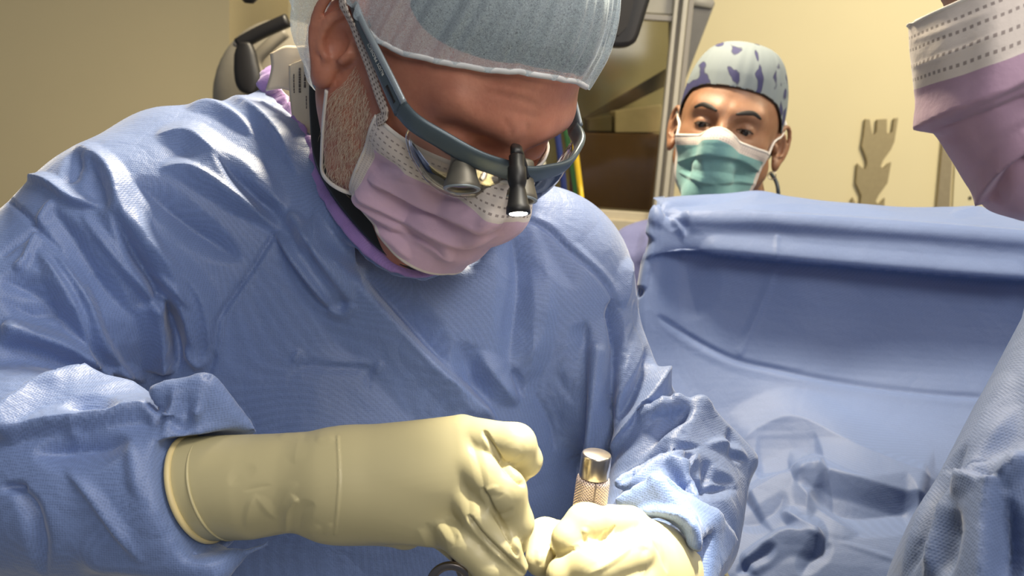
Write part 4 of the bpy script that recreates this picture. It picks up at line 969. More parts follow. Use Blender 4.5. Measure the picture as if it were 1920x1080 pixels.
# ============================================================ DRAPE over the screen bar
DR = [
 [(1246, 368, 1.32), (1228, 372, 1.16), (1330, 362, 1.15), (1420, 357, 1.15), (1480, 368, 1.14), (1560, 380, 1.13), (1700, 388, 1.11), (1820, 388, 1.09), (1930, 400, 1.07), (2030, 415, 1.04)],
 [(1243, 385, 1.28), (1233, 383, 1.09), (1300, 398, 1.07), (1420, 402, 1.06), (1500, 408, 1.05), (1600, 416, 1.04), (1720, 424, 1.02), (1830, 432, 1.00), (1930, 440, .98), (2030, 455, .95)],
 [(1236, 440, 1.26), (1222, 430, 1.08), (1290, 440, 1.055), (1420, 440, 1.045), (1500, 446, 1.035), (1600, 455, 1.025), (1720, 462, 1.005), (1830, 474, .985), (1930, 482, .965), (2030, 498, .935)],
 [(1225, 500, 1.24), (1210, 480, 1.07), (1290, 470, 1.050), (1420, 478, 1.035), (1500, 486, 1.025), (1600, 495, 1.015), (1720, 505, .995), (1830, 514, .975), (1930, 522, .955), (2030, 540, .925)],
 [(1220, 520, 1.24), (1205, 500, 1.07), (1290, 482, 1.062), (1420, 490, 1.050), (1500, 498, 1.040), (1600, 506, 1.030), (1720, 516, 1.01), (1830, 525, .99), (1930, 533, .97), (2030, 550, .94)],
 [(1195, 620, 1.22), (1190, 600, 1.05), (1290, 590, 1.05), (1420, 600, 1.04), (1500, 606, 1.03), (1600, 615, 1.02), (1720, 620, 1.00), (1830, 630, .98), (1930, 640, .96), (2030, 660, .93)],
 [(1150, 760, 1.15), (1180, 720, 1.02), (1290, 700, 1.02), (1420, 700, 1.01), (1500, 706, 1.00), (1600, 715, .99), (1720, 725, .97), (1830, 735, .95), (1930, 745, .93), (2030, 760, .90)],
 [(1170, 900, 1.04), (1210, 860, .98), (1280, 830, .97), (1420, 815, .955), (1500, 812, .935), (1600, 815, .91), (1720, 835, .89), (1830, 860, .875), (1930, 880, .86), (2030, 900, .84)],
 [(1190, 1020, .97), (1225, 985, .92), (1280, 950, .89), (1420, 925, .87), (1500, 925, .85), (1600, 935, .83), (1720, 950, .82), (1830, 965, .81), (1930, 985, .80), (2030, 1010, .78)],
 [(1215, 1150, .90), (1245, 1130, .84), (1260, 1120, .80), (1420, 1090, .78), (1500, 1080, .77), (1600, 1085, .76), (1720, 1095, .75), (1830, 1105, .75), (1930, 1120, .74), (2030, 1140, .73)],
 [(1230, 1400, .86), (1255, 1395, .80), (1260, 1380, .77), (1420, 1350, .74), (1500, 1340, .73), (1600, 1340, .72), (1720, 1340, .71), (1830, 1340, .71), (1930, 1360, .70), (2030, 1380, .70)],
]
G = grid([[P(*p) for p in r] for r in DR], 420, 420)
V = G.reshape(-1, 3); F = gfaces(420, 420); Nn = vnormals(V, F)
if (Nn * (CAM - V)).sum() < 0: F = F[:, ::-1]; Nn = -Nn
V = strokes(V, Nn, [
 ([(1290, 398), (1500, 409), (1720, 424), (1925, 440)], 5, 5, 12, 0), ([(1310, 470), (1500, 488), (1720, 507), (1930, 523)], 4, 16, 2.5, .05),
 ([(1240, 385), (1300, 378), (1420, 362)], -6, 8, 14), ([(1225, 378), (1240, 388), (1262, 400), (1280, 420), (1285, 440)], -9, 8, 14), ([(1262, 395), (1272, 420), (1282, 442)], 6, 6, 6), ([(1400, 385), (1560, 388), (1700, 400)], 3, 10, 6), ([(1780, 402), (1830, 392), (1850, 388)], 3, 6, 6),
 ([(1233, 385), (1215, 450), (1195, 540)], 9, 9, 14, .02), ([(1218, 440), (1200, 500), (1190, 560)], -9, 8, 7, .1), ([(1205, 470), (1192, 510), (1185, 540)], 7, 5, 5, .1),
 ([(1457, 440), (1456, 490)], 1.2, 3, 3, .1), ([(1458, 495), (1420, 590), (1385, 668)], 1.6, 5, 7, .05), ([(1232, 590), (1300, 635), (1375, 672), (1450, 690), (1600, 720), (1750, 738), (1860, 745)], -2.6, 4, 7, .06), ([(1240, 602), (1300, 645), (1375, 682), (1450, 700), (1600, 729), (1860, 755)], 1.4, 5, 8, .06),
 ([(1270, 420), (1290, 520), (1310, 600)], -5, 30, 34), ([(1380, 840), (1440, 800), (1500, 790), (1600, 840), (1720, 895), (1760, 905)], 7, 30, 24, .1),
 ([(1400, 940), (1450, 910), (1500, 885), (1545, 868)], 9, 12, 40, .1), ([(1415, 880), (1480, 872), (1545, 870)], -6, 26, 14, .15), ([(1490, 908), (1530, 890), (1580, 900), (1640, 915), (1740, 938)], 9, 30, 14, .1), ([(1520, 930), (1600, 960), (1720, 950)], -9, 26, 24, .12),
 ([(1490, 910), (1530, 950), (1580, 985), (1610, 1000)], 6, 10, 16), ([(1380, 985), (1430, 975), (1460, 955), (1475, 930)], -4, 10, 12), ([(1465, 962), (1500, 985), (1550, 1012)], 8, 14, 8), ([(1390, 1060), (1440, 1025), (1480, 1005), (1545, 1015)], 9, 9, 18, .1), ([(1380, 1075), (1420, 1050), (1460, 1030)], -6, 8, 8), ([(1560, 1020), (1520, 1050), (1500, 1080)], -4, 12, 12), ([(1570, 1015), (1650, 1040), (1700, 1060)], 1.2, 4, 4)], None, 1.15)
V = relax(V, F, 1, .5)
dr = big('surgical_drape', V, F, DRAPE); tag(dr, 'wide blue surgical drape hung as a screen between the surgeon and the masked man behind', 'drape')
sm = dr.modifiers.new('thick', 'SOLIDIFY'); sm.thickness = .0012

# ============================================================ MAN BEHIND THE DRAPE
AF = Frame(1360, 262, 1.358, (-.293, -.054, .954), (.214, .969, .121))
an0 = AF.w(np.array([0, -.03, -.03])); aS = P(1215, 470, 1.45); aT = P(1560, 500, 1.50)
def body2(q):
    d = smin(head_sdf(AF.l(q), True, True, fat=.001), rc(q, an0, P(1375, 440, 1.46), .056, .064), .025)
    d = smin(d, rc(q, P(1250, 500, 1.47), P(1540, 500, 1.50), .070, .070), .05)
    d = smin(d, chain(q, [P(1390, 560, 1.50), P(1380, 900, 1.55), P(1380, 1150, 1.6)], [.12, .12, .13]), .05)
    d = smin(d, chain(q, [P(1210, 500, 1.46), P(1150, 780, 1.44), P(1260, 900, 1.30), P(1330, 905, 1.24)], [.055, .042, .03, .03]), .03)
    d = smin(d, chain(q, [P(1560, 520, 1.50), P(1640, 780, 1.46), P(1540, 900, 1.32), P(1480, 905, 1.26)], [.055, .042, .03, .03]), .03)
    return d
man = thing('person', 'man behind the drape in a patterned grey cap and teal mask', 'person', (P(1380, 600, 1.5)[0], P(1380, 600, 1.5)[1], .5))
hl = AF.w(np.array([[sx * .11, sy * .13, sz * .15] for sx in (-1, 1) for sy in (-1, 1) for sz in (-1, 1)])); a0, a1 = hl.min(0), hl.max(0)
bb = np.array([P(1050, 400, 1.5), P(1720, 700, 1.5), P(1380, 1250, 1.6), P(1300, 905, 1.15), P(1380, 300, 1.68)]); b0 = np.minimum(bb.min(0), a0); b1 = np.maximum(bb.max(0), a1)
V, F = snet(body2, axis((b0[0], a0[0], .009), (a0[0], a1[0], .0024), (a1[0], b1[0], .009)), axis((b0[1], a0[1], .009), (a0[1], a1[1], .0024), (a1[1], b1[1] + .05, .009)), axis((b0[2], a0[2], .009), (a0[2], a1[2], .0024)))
big('body', relax(V, F, 1, .3), F, SKIN2, man)
def gown2(q):
    d = rc(q, P(1240, 505, 1.47), P(1530, 505, 1.50), .086, .086)
    d = smin(d, rc(q, P(1330, 450, 1.49), P(1430, 450, 1.50), .075, .075), .04)
    d = smin(d, chain(q, [P(1390, 560, 1.50), P(1380, 900, 1.55), P(1380, 1150, 1.6)], [.14, .14, .15]), .05)
    d = smin(d, chain(q, [P(1205, 505, 1.46), P(1150, 780, 1.44), P(1240, 885, 1.32)], [.074, .062, .05]), .03)
    d = smin(d, chain(q, [P(1565, 525, 1.50), P(1640, 780, 1.46), P(1550, 885, 1.34)], [.074, .062, .05]), .03)
    return smax(d, -rc(q, AF.w(np.array([0, .03, -.06])), P(1372, 430, 1.44), .075, .070), .006)
V, F = snet(gown2, axis((b0[0] - .02, b1[0] + .02, .007)), axis((b0[1] - .05, b1[1] + .1, .007)), axis((b0[2], P(1380, 300, 1.6)[2], .007)))
V = relax(V, F, 2); Nn = vnormals(V, F)
V = strokes(V, Nn, [([(1240, 395), (1200, 430), (1185, 480)], -10, 12, 20), ([(1215, 390), (1180, 420), (1150, 440)], 6, 12, 12), ([(1210, 410), (1215, 460), (1200, 500)], 8, 8, 12)])
big('scrub_top', V, F, SCRUB, man)
TEAL = maskmat('teal_mask_fabric', (.20, .42, .42), .13)
mk2, E2, EN2 = make_mask(AF, [([(1270, 305), (1310, 292), (1340, 290), (1390, 300), (1425, 322)], 3.5, 8, 3, .1), ([(1272, 322), (1300, 335), (1320, 342), (1345, 345)], 2.5, 6, 3), ([(1345, 345), (1380, 340), (1420, 345)], 2.5, 6, 3), ([(1322, 250), (1320, 300), (1316, 355)], 2.2, 5, 5, .1), ([(1280, 310), (1310, 320), (1345, 322), (1400, 330)], -2, 6, 6)],
    TEAL, man, 110, 90, tope=(21, 20), bote=(-44, -38), tw=60, bw=56)
for wch in 'LRTB':
    p, n = edge(E2, EN2, wch); V, F = sweep(resamp(list(p[::5]), 50), .0022, .0014, resamp(list(n[::5]), 50), 8); ob('edge_piping', V, F, WHITE, mk2)
def alh(*q): return AF.w(np.array(q, f32))
for s, ee in ((-1, E2[:, 0]), (1, E2[:, -1])):
    V, F = sweep(resamp([ee[3], alh(s * .074, .02, .008), alh(s * .082, -.005, .022), alh(s * .084, -.028, .042), alh(s * .078, -.055, .055)], 30), .0022, .0014, None, 8); ob('ear_loop', V, F, WHITE, mk2)
def rim2(ph):
    a = abs((ph + 180) % 360 - 180); return np.interp(a, [0, 25, 45, 60, 75, 90, 115, 150, 180], [.070, .069, .062, .045, .030, .018, -.008, -.035, -.04])
m, nt, b = mat('patterned_cap_fabric'); L = nt.links.new
tc = N(nt, 'ShaderNodeTexCoord'); mp = N(nt, 'ShaderNodeMapping'); mp.inputs['Rotation'].default_value = (.3, .5, .9); mp.inputs['Scale'].default_value = (1.7, .75, 1.0)
L(tc.outputs['Object'], mp.inputs[0])
n1 = N(nt, 'ShaderNodeTexNoise', Scale=26.0, Detail=1.5, Roughness=.5, Distortion=.3); n2 = N(nt, 'ShaderNodeTexNoise', Scale=70.0, Detail=4.0)
L(mp.outputs[0], n1.inputs['Vector']); L(tc.outputs['Object'], n2.inputs['Vector'])
cr = N(nt, 'ShaderNodeValToRGB'); cr.color_ramp.elements[0].position = .42; cr.color_ramp.elements[0].color = (.04, .042, .09, 1); cr.color_ramp.elements[1].position = .445; cr.color_ramp.elements[1].color = (.205, .24, .255, 1)
e = cr.color_ramp.elements.new(.40); e.color = (.04, .04, .12, 1)
L(n1.outputs['Fac'], cr.inputs[0])
mx = N(nt, 'ShaderNodeMix', data_type='RGBA', blend_type='MULTIPLY'); mx.inputs[0].default_value = .5; L(cr.outputs[0], mx.inputs[6]); L(n2.outputs['Color'], mx.inputs[7]); 
L(cr.outputs[0], b.inputs['Base Color']); b.inputs['Roughness'].default_value = .8
G, F = cap_mesh(200, 50, .003, .004, .0006, .150, rimf=rim2, back=.012, nf=31)
cp2 = big('surgical_cap', AF.w(G.reshape(-1, 3)), F, m, man)
V, F = sweep(AF.w(G[0][::2]), .0016, .0010, None, 8, True); ob('cap_edge', V, F, DARKHAIR, cp2)
EYEW = plain('eye_white', (.30, .25, .20), .3)
IRIS = plain('dark_iris', (.012, .008, .006), .15)
for s in (1, -1):
    c = alh(s * .0315, .0755, .0095); bm = bmesh.new(); bmesh.ops.create_uvsphere(bm, u_segments=24, v_segments=16, radius=.0118)
    for v in bm.verts: v.co = Vector(c) + v.co
    me_v = [tuple(v.co) for v in bm.verts]; me_f = [tuple(v.index for v in f.verts) for f in bm.faces]; bm.free()
    ey = ob('eye', me_v, me_f, EYEW, man)
    dr_ = AF.F * 1.0 - AF.U * .38 + AF.S * .02; dr_ /= np.linalg.norm(dr_); V, F = lathe(c + dr_ * .0102, c + dr_ * .0124, [(0, .0062), (.6, .0052), (1, .0015)], 24); ob('iris', V, F, IRIS, ey)
    # brows
    cc = resamp([alh(s * .014, .094, .029), alh(s * .026, .093, .034), alh(s * .038, .087, .036), alh(s * .050, .076, .031)], 14); cc = np.array([trace(lambda q: head_sdf(AF.l(q), False, True, .001), x[None] + AF.F * .03, -AF.F[None], 0, .08)[0][0] for x in cc])
    V, F = sweep(cc, [.0012 + .0026 * math.sin(math.pi * (i + .6) / 14.2) for i in range(14)], .0009, AF.F, 8); ob('eyebrow', V, F, DARKHAIR, man)
    V, F = sweep([alh(s * .0195, .0875, .0090), alh(s * .026, .0895, .0104), alh(s * .0325, .0895, .0110), alh(s * .039, .0865, .0100), alh(s * .044, .0815, .0078)], .0008, .0010, AF.F, 6); ob('eyelashes', V, F, DARKHAIR, man)
er = alh(-.083, -.008, -.036)
V, F = sweep([er + AF.S * .006 * math.cos(t) + AF.U * .006 * math.sin(t) - AF.U * .004 for t in np.linspace(0, 2 * np.pi, 24, endpoint=False)], .0008, .0008, None, 6, True); ob('earring', V, F, STEEL, man)
V, F = sweep(resamp([P(1446, 326, 1.40), P(1455, 340, 1.385), P(1459, 358, 1.38), P(1458, 385, 1.39), P(1440, 430, 1.38)], 20), .0035, .0028, None, 8); ob('cap_tie', V, F, plain('dark_tie', (.06, .08, .10), .5), man)

# ============================================================ PERSON AT THE RIGHT EDGE
TF = Frame(2058, -62, .520, (-.80, -.42, .44), (-.36, .92, .1))
def body3(q):
    d = smin(head_sdf(TF.l(q), False, fat=.002), rc(q, TF.w(np.array([0, -.03, -.03])), P(2350, 420, .66), .058, .062), .025)
    d = smin(d, rc(q, P(2250, 620, .60), P(2500, 560, .8), .08, .08), .05)
    d = smin(d, chain(q, [P(2380, 700, .75), P(2380, 1300, .8)], [.12, .13]), .05)
    d = smin(d, chain(q, [P(2230, 640, .56), P(1990, 1180, .47), P(1700, 1330, .50)], [.055, .042, .03]), .03)
    return d
p3 = thing('person', 'person in lilac mask and blue gown, cut off by the right edge of the photo', 'person', (P(2300, 800, .75)[0], P(2300, 800, .75)[1], .5))
hl = TF.w(np.array([[sx * .11, sy * .14, sz * .15] for sx in (-1, 1) for sy in (-1, 1) for sz in (-1, 1)])); a0, a1 = hl.min(0), hl.max(0)
bb = np.array([P(2600, 560, .9), P(2380, 1450, .85), P(1640, 1400, .48), P(2200, 600, .45)]); b0 = np.minimum(bb.min(0), a0) - .05; b1 = np.maximum(bb.max(0), a1) + .05
V, F = snet(body3, axis((b0[0], a0[0], .01), (a0[0], a1[0], .004), (a1[0], b1[0], .01)), axis((b0[1], b1[1], .006)), axis((b0[2], a0[2], .01), (a0[2], a1[2], .004)))
big('body', relax(V, F, 2, .4), F, SKIN3, p3)
def gown3(q):
    d = rc(q, P(2220, 650, .60), P(2560, 560, .85), .095, .10)
    d = smin(d, chain(q, [P(2390, 700, .76), P(2390, 1300, .80)], [.15, .16]), .06)
    d = smin(d, chain(q, [P(2215, 640, .560), P(2085, 880, .500), P(1935, 1160, .470)], [.088, .078, .070]), .03)
    d = smin(d, chain(q, [P(1935, 1160, .470), P(1760, 1330, .49)], [.070, .05]), .02)
    d = smin(d, tri(q, P(1850, 900, .455), P(1925, 860, .445), P(1840, 1200, .43), .006), .02)
    return d
V, F = snet(gown3, axis((b0[0] - .03, b1[0] + .05, .0055)), axis((b0[1] - .08, b1[1] + .05, .0055)), axis((b0[2], P(2300, 380, .6)[2], .0055)))
V, F = subdiv(relax(V, F, 2), F); Nn = vnormals(V, F)
V = strokes(V, Nn, [([(1868, 900), (1860, 960), (1852, 1080), (1848, 1150)], 11, 9, 46, .02), ([(1930, 850), (1890, 885), (1866, 910)], 9, 14, 12), ([(1885, 930), (1895, 1020), (1890, 1100)], -12, 18, 20), ([(1900, 700), (1850, 800), (1790, 900), (1720, 1020), (1690, 1090)], 6, 22, 30), ([(1830, 840), (1775, 930), (1725, 1030), (1700, 1090)], -7, 9, 9), ([(1800, 930), (1760, 1010), (1735, 1090)], 6, 12, 8), ([(1810, 960), (1790, 1030), (1780, 1090)], -7, 12, 20), ([(1910, 760), (1850, 860), (1800, 950)], 5, 14, 14)])
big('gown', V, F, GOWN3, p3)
MR = [
 [(1722, 42, .500), (1703, 48, .478), (1745, 28, .456), (1800, 4, .440), (1880, -32, .428), (2000, -84, .430), (2120, -130, .46)],
 [(1724, 98, .498), (1705, 90, .476), (1748, 72, .452), (1804, 50, .436), (1880, 14, .424), (2000, -40, .426), (2125, -90, .46)],
 [(1728, 130, .498), (1709, 127, .475), (1750, 112, .450), (1808, 92, .433), (1880, 58, .421), (2000, 5, .424), (2130, -50, .46)],
 [(1736, 190, .500), (1716, 190, .476), (1758, 176, .450), (1812, 154, .433), (1885, 122, .420), (2005, 66, .424), (2135, 10, .46)],
 [(1748, 236, .502), (1727, 243, .478), (1765, 238, .452), (1818, 214, .434), (1890, 182, .422), (2010, 130, .426), (2140, 80, .46)],
 [(1768, 250, .506), (1750, 251, .484), (1778, 262, .460), (1826, 252, .442), (1900, 226, .428), (2015, 178, .430), (2145, 130, .46)],
 [(1805, 300, .510), (1783, 300, .488), (1808, 312, .466), (1850, 308, .448), (1915, 290, .436), (2020, 250, .436), (2148, 200, .465)],
 [(1836, 350, .514), (1815, 352, .492), (1838, 360, .472), (1875, 358, .456), (1930, 344, .446), (2030, 310, .444), (2150, 270, .47)],
 [(1866, 388, .52), (1848, 390, .500), (1868, 398, .482), (1900, 402, .468), (1950, 396, .460), (2040, 370, .458), (2155, 330, .48)],
 [(1885, 392, .53), (1875, 400, .515), (1895, 408, .500), (1925, 416, .490), (1965, 416, .484), (2050, 400, .48), (2160, 370, .49)],
]
G = grid([[P(*p) for p in r] for r in MR], 120, 140); V = G.reshape(-1, 3); F = gfaces(140, 120); Nn = vnormals(V, F)
if (Nn * (CAM - V)).sum() < 0: F = F[:, ::-1]; Nn = -Nn
V = strokes(V, Nn, [([(1722, 240), (1800, 205), (1880, 170), (1960, 130)], 5, 26, 6, .03), ([(1750, 246), (1820, 228), (1880, 205), (1940, 180)], -4, 8, 16, .1), ([(1840, 380), (1860, 340), (1890, 300), (1940, 260)], 6, 16, 6, .05), ([(1850, 372), (1880, 330), (1930, 290)], -6, 6, 16, .1), ([(1700, 130), (1800, 95), (1900, 50)], .8, 4, 4), ([(1703, 80), (1800, 45), (1900, 5)], .6, 6, 6)])
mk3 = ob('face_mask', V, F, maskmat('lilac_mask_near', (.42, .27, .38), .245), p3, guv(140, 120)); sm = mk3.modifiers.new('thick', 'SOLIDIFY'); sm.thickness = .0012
V, F = sweep(V.reshape(140, 120, 3)[0][::4], .0012, .001, wdir((0, 0, 1)), 8); ob('edge_piping', V, F, WHITE, mk3)

def rim3(ph):
    a = abs((ph + 180) % 360 - 180); return np.interp(a, [0, 30, 60, 90, 120, 150, 180], [.070, .062, .042, .030, -.02, -.04, -.045])
G, F = cap_mesh(160, 40, .006, .006, .0015, .152, rimf=rim3, back=.03, nf=31)
big('bouffant_cap', TF.w(G.reshape(-1, 3)), F, CAPM, p3)
Vm = np.array([v.co for v in mk3.data.vertices]).reshape(140, 120, 3)
for r_ in (6, 132):
    V, F = sweep(resamp([Vm[r_, -1], TF.w(np.array([-.084, .02, -.02 if r_ > 20 else .02])), TF.w(np.array([-.088, -.02, .03 if r_ < 20 else -.02]))], 24), .002, .001, None, 8); ob('ear_loop', V, F, WHITE, mk3)

# ============================================================ ROOM
YB = 3.05
def rect(name, a, b_, c, d, m):
    o = ob(name, [a, b_, c, d], [(0, 1, 2, 3)], m, smooth=False); return struct(o)
XL = P(430, 100, 2.6)[0]
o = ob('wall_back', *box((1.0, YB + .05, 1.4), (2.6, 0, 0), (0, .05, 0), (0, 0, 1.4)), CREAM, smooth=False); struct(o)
# nearer wall section on the left, ending at the vertical corner
YL = 2.45; xc = P(430, 60, 1)[0] - CAM[0]; ray = pray(430, 60)[0]; t = (YL - CAM[1]) / ray[1]; XC = CAM[0] + ray[0] * t
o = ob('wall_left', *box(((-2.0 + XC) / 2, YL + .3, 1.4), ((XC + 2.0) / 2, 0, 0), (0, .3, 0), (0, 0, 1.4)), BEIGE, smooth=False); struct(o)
o = ob('floor', *box((.5, 1.0, -.05), (3.2, 0, 0), (0, 2.6, 0), (0, 0, .05)), wallmat('vinyl_floor', (.30, .31, .32)), smooth=False); struct(o)
def at(px, py, Y):                        # point of the sight line on the upright plane Y
    r = pray(px, py)[0]; return CAM + r * ((Y - CAM[1]) / r[1])
def panel(name, poly, Y, t, m, parent=None, bev=.004):
    pts = np.array([at(x, y, Y) for x, y in poly]); V, F = prism(pts, (0, 1, 0), t)
    o = ob(name, V, F, m, parent, smooth=False)
    if bev: b_ = o.modifiers.new('bevel', 'BEVEL'); b_.width = bev; b_.segments = 3
    return o
# glass-fronted cabinet
Yc = 2.15
cab = thing('glass_cabinet', 'tall glass-fronted cabinet with a pale metal door frame, behind the surgeon', 'cabinet', (at(1180, 300, Yc)[0], Yc + .2, 0.0))
PALE = plain('pale_metal', (.52, .49, .41), .4, .2, vary=.05); PALE2 = plain('darker_metal', (.30, .28, .25), .45, .2, vary=.05); OLIVE = plain('olive_interior', (.40, .36, .20), .8, nscale=4)  # PALE2: darker metal tone of the two-tone frame
def post(x0, x1, Y, t, m, name):         # upright strip at picture column range near y=200
    a = at(x0, 200, Y)[0]; b_ = at(x1, 200, Y)[0]
    return ob(name, *box(((a + b_) / 2, Y, 1.05), ((b_ - a) / 2, 0, 0), (0, t, 0), (0, 0, 1.05), .003), m, cab, smooth=False)
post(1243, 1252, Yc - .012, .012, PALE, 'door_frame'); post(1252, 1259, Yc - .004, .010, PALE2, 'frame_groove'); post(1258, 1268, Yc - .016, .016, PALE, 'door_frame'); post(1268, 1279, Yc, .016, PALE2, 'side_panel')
xa, xb = at(900, 200, Yc)[0], at(1244, 200, Yc)[0]
zr = at(1200, 32, Yc)[2]
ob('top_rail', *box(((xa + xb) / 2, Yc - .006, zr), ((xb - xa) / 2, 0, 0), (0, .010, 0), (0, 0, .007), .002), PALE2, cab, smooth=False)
zt = at(1200, 24, Yc)[2]
ob('header_panel', *box(((xa + xb) / 2, Yc, (zt + 2.1) / 2), ((xb - xa) / 2, 0, 0), (0, .008, 0), (0, 0, (2.1 - zt) / 2), .002), plain('header_paint', (.42, .40, .34), .5), cab, smooth=False)
ob('glass_door', *box(((xa + xb) / 2, Yc, (zr + .3) / 2), ((xb - xa) / 2, 0, 0), (0, .003, 0), (0, 0, (zr - .3) / 2)), CABGLASS, cab, smooth=False)
xe = at(1276, 200, Yc + .45)[0]
ob('back_panel', *box(((xa + xe) / 2, Yc + .46, 1.05), ((xe - xa) / 2, 0, 0), (0, .01, 0), (0, 0, 1.05)), OLIVE, cab, smooth=False)
zl = at(1150, 388, Yc)[2]
ob('shelf', *box(((xa + xb) / 2, Yc + .18, zl - .02), ((xb - xa) / 2, 0, 0), (0, .19, 0), (0, 0, .012), .002), plain('shelf_paint', (.52, .46, .34), .6), cab, smooth=False)
ob('lower_panel', *box(((xa + xb) / 2, Yc - .012, (zl - .03) / 2), ((xb - xa) / 2, 0, 0), (0, .010, 0), (0, 0, (zl - .03) / 2), .002), plain('lower_paint', (.45, .40, .30), .6), cab, smooth=False)
br = panel('cardboard_box', [(1075, 247), (1228, 250), (1222, 388), (1075, 388)], Yc + .16, .22, plain('brown_card', (.12, .068, .028), .8)); tag(br, 'brown cardboard box on the shelf behind the cabinet glass', 'box')
pb = panel('storage_box', [(1148, 208), (1234, 196), (1232, 248), (1148, 248)], Yc + .13, .14, plain('pale_card', (.50, .44, .28), .8)); tag(pb, 'pale box lying on top of the brown cardboard box', 'box')
pb = panel('storage_box', [(1098, 222), (1143, 216), (1143, 246), (1098, 246)], Yc + .14, .14, plain('olive_card', (.13, .11, .06), .8)); tag(pb, 'small dark box beside the pale box, on top of the brown cardboard box', 'box')
bd = panel('folded_board', [(1085, 226), (1250, 128), (1250, 160), (1160, 205), (1100, 222)], Yc + .34, .03, plain('dark_board', (.17, .14, .08), .7)); tag(bd, 'dark slanted board leaning in the cabinet above the boxes', 'board')
# tapered grey holder beside the cabinet
hd_ = thing('waste_bin_holder', 'grey tapered plastic wall bin with a rolled rim, right of the cabinet frame', 'bin', at(1300, 60, 2.35))
panel('bin_body', [(1262, 6), (1330, 10), (1284, 130), (1262, 190)], 2.35, .16, plain('grey_plastic', (.16, .155, .15), .5), hd_, .006)
a, b_ = at(1262, -2, 2.27), at(1336, 8, 2.27); V, F = sweep([a, b_], .012, .012, (0, 0, 1), 12, power=3); ob('bin_rim', V, F, plain('grey_rim', (.30, .29, .27), .5), hd_)
panel('bin_back', [(1268, -90), (1318, -90), (1325, 6), (1266, 2)], 2.42, .02, plain('grey_back', (.20, .19, .17), .5), hd_, .004)
# monitor hanging in from above
mo = thing('monitor', 'black flat monitor hanging into view above the cabinet, right of the surgeon cap', 'monitor', at(1120, 20, 1.55))
panel('housing', [(1000, 72), (1105, 86), (1160, 90), (1180, 88), (1190, 80), (1196, 68), (1236, -60), (1240, -200), (1000, -220)], 1.55, .04, BLACK, mo, .008)
panel('screen', [(1010, 55), (1160, 66), (1176, 50), (1205, -60), (1210, -180), (1010, -200)], 1.526, .003, plain('dark_screen', (.008, .007, .008), .6), mo, 0)
# hoses
def hose(pts, r, col, label, grp='gas hoses beside the cabinet'):
    V, F = sweep(resamp([at(x, y, Y) for x, y, Y in pts], 40), r, r, None, 12); o = ob('hose', V, F, plain('hose_' + label.split()[0], col, .4)); tag(o, label, 'hose', grp)
hose([(1058, 60, 1.9), (1066, 190, 1.9), (1080, 290, 1.9), (1092, 395, 1.9), (1100, 520, 1.9), (1180, 1800, 1.9)], .0065, (.62, .42, .02), 'yellow gas hose, rightmost of the hoses behind the surgeon')
hose([(1045, 150, 1.93), (1064, 250, 1.93), (1076, 320, 1.93), (1086, 400, 1.93), (1092, 520, 1.93), (1165, 1800, 1.93)], .009, (.04, .14, .05), 'dark green gas hose running just left of the yellow hose')
hose([(1036, 180, 1.96), (1050, 290, 1.96), (1056, 340, 1.96), (1062, 420, 1.96), (1066, 520, 1.96), (1130, 1800, 1.96)], .0075, (.02, .035, .16), 'dark blue gas hose between the green hose and the surgeon shoulder')
hose([(1005, 220, 1.9), (1015, 300, 1.9), (1028, 350, 1.9), (1040, 420, 1.9), (1046, 520, 1.9), (1100, 1800, 1.9)], .007, (.45, .44, .36), 'whitish gas hose seen just right of the headlight')
hose([(1060, 180, 2.0), (1070, 300, 2.0), (1074, 380, 2.0), (1078, 520, 2.0), (1140, 1800, 2.0)], .006, (.10, .03, .03), 'dark red gas hose between the green and the blue hose')
# wall bracket with hooks
br = [(1622, 223), (1630, 224), (1634, 250), (1638, 253), (1642, 248), (1644, 224), (1662, 223), (1662, 248), (1666, 252), (1672, 247), (1676, 222), (1683, 221), (1676, 265), (1669, 281), (1655, 300), (1650, 312), (1656, 316), (1664, 307), (1670, 304), (1663, 343), (1646, 366), (1641, 377), (1647, 384), (1658, 371), (1656, 400), (1640, 470), (1610, 470), (1590, 400), (1598, 370), (1604, 382), (1612, 384), (1614, 366), (1604, 343), (1607, 306), (1615, 314), (1621, 317), (1625, 308), (1624, 298), (1615, 274), (1618, 255)]
tag(panel('wall_bracket', br, YB - .012, .012, plain('taupe_metal', (.36, .30, .18), .5, .3), None, .001), 'flat taupe metal wall bracket with pairs of upturned hooks, on the cream wall', 'bracket')
st_ = thing('wall_rail', 'plain upright taupe rail on the cream wall, between bracket and the near lilac mask', 'rail', at(1770, 340, YB - .01))
panel('rail_strip', [(1768, 240), (1787, 240), (1774, 470), (1747, 470)], YB - .01, .02, plain('taupe_rail', (.34, .29, .20), .5, .3), st_, .002)
wp = thing('wall_panel', 'off-white panel with a small dark screw, low on the wall behind the near mask', 'panel', at(1830, 380, YB - .012))
panel('plate', [(1790, 300), (2100, 300), (2080, 560), (1776, 560)], YB - .006, .010, wallmat('off_white_plate', (.70, .64, .44)), wp, .002)
V, F = lathe(at(1818, 371, YB - .010), at(1818, 371, YB - .010) + np.array([0, -.006, 0]), [(0, .006), (.8, .006), (1, .004)], 16); ob('screw', V, F, plain('screw_metal', (.10, .09, .07), .4, .6), wp)
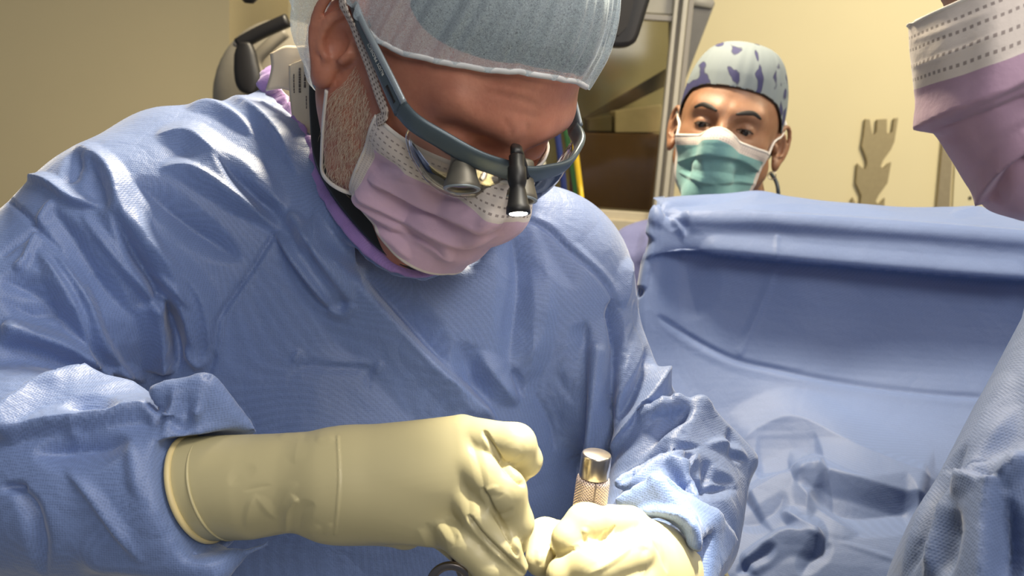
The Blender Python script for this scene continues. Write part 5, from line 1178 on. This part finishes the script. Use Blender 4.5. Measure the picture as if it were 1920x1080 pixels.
# equipment on the left: grey dome with black lever handle
eq = thing('equipment_dome', 'rounded grey medical equipment housing just left of the surgeon neck', 'equipment', at(480, 160, 1.75))
def dome(q):
    c = at(535, 190, 1.80); return ell(q, c, (.150, .06, .165))
cD = at(535, 190, 1.80); V, F = snet(dome, axis((cD[0] - .17, cD[0] + .17, .008)), axis((cD[1] - .08, cD[1] + .08, .008)), axis((cD[2] - .19, cD[2] + .19, .008)))
big('housing', relax(V, F, 2), F, plain('grey_housing', (.30, .27, .21), .45), eq)
V, F = lathe((cD[0], cD[1], 0), (cD[0], cD[1], cD[2] - .1), [(0, .22), (.02, .22), (.03, .03), (1, .03)]); ob('floor_stand', V, F, plain('stand_metal', (.35, .34, .32), .4, .5), eq)
V, F = sweep(resamp([at(535, 60, 1.70), at(500, 90, 1.69), at(480, 118, 1.69), at(492, 160, 1.69), at(520, 200, 1.7)], 24), .016, .012, None, 12); ob('side_arm', V, F, plain('taupe_plastic', (.22, .20, .16), .5), eq)
lv = thing('lever_handle', 'black lever arm with a rounded paddle handle, left of the surgeon cap', 'handle', at(460, 120, 1.62))
V, F = sweep(resamp([at(448, 84, 1.62), at(468, 72, 1.62), at(495, 58, 1.62), at(540, 38, 1.62)], 20), .0135, .012, None, 14, power=3); ob('lever_arm', V, F, BLACK, lv)
V, F = sweep([at(440, 80, 1.615), at(449, 84, 1.615)], .007, .007, None, 12); ob('pivot_pin', V, F, PALE2, lv)
V, F = sweep(resamp([at(461, 82, 1.615), at(461, 110, 1.610), at(466, 150, 1.605), at(474, 176, 1.605)], 24), [.012, .014, .016, .018, .019, .0205, .021, .0215, .022, .0225, .023, .0235, .024, .0243, .0245, .0247, .0248, .0245, .024, .023, .021, .018, .013, .006], .012, wdir((0, 0, 1)), 16, power=2.6); ob('paddle', V, F, BLACK, lv)
kn = thing('lamp_knob', 'black rounded knob at the top edge, left of the bouffant cap', 'knob', at(467, -10, 1.6))
V, F = lathe(at(467, -60, 1.6), at(467, 6, 1.6), [(0, .008), (.3, .010), (.6, .016), (.85, .017), (1, .008)], 24); ob('knob_grip', V, F, BLACK, kn)
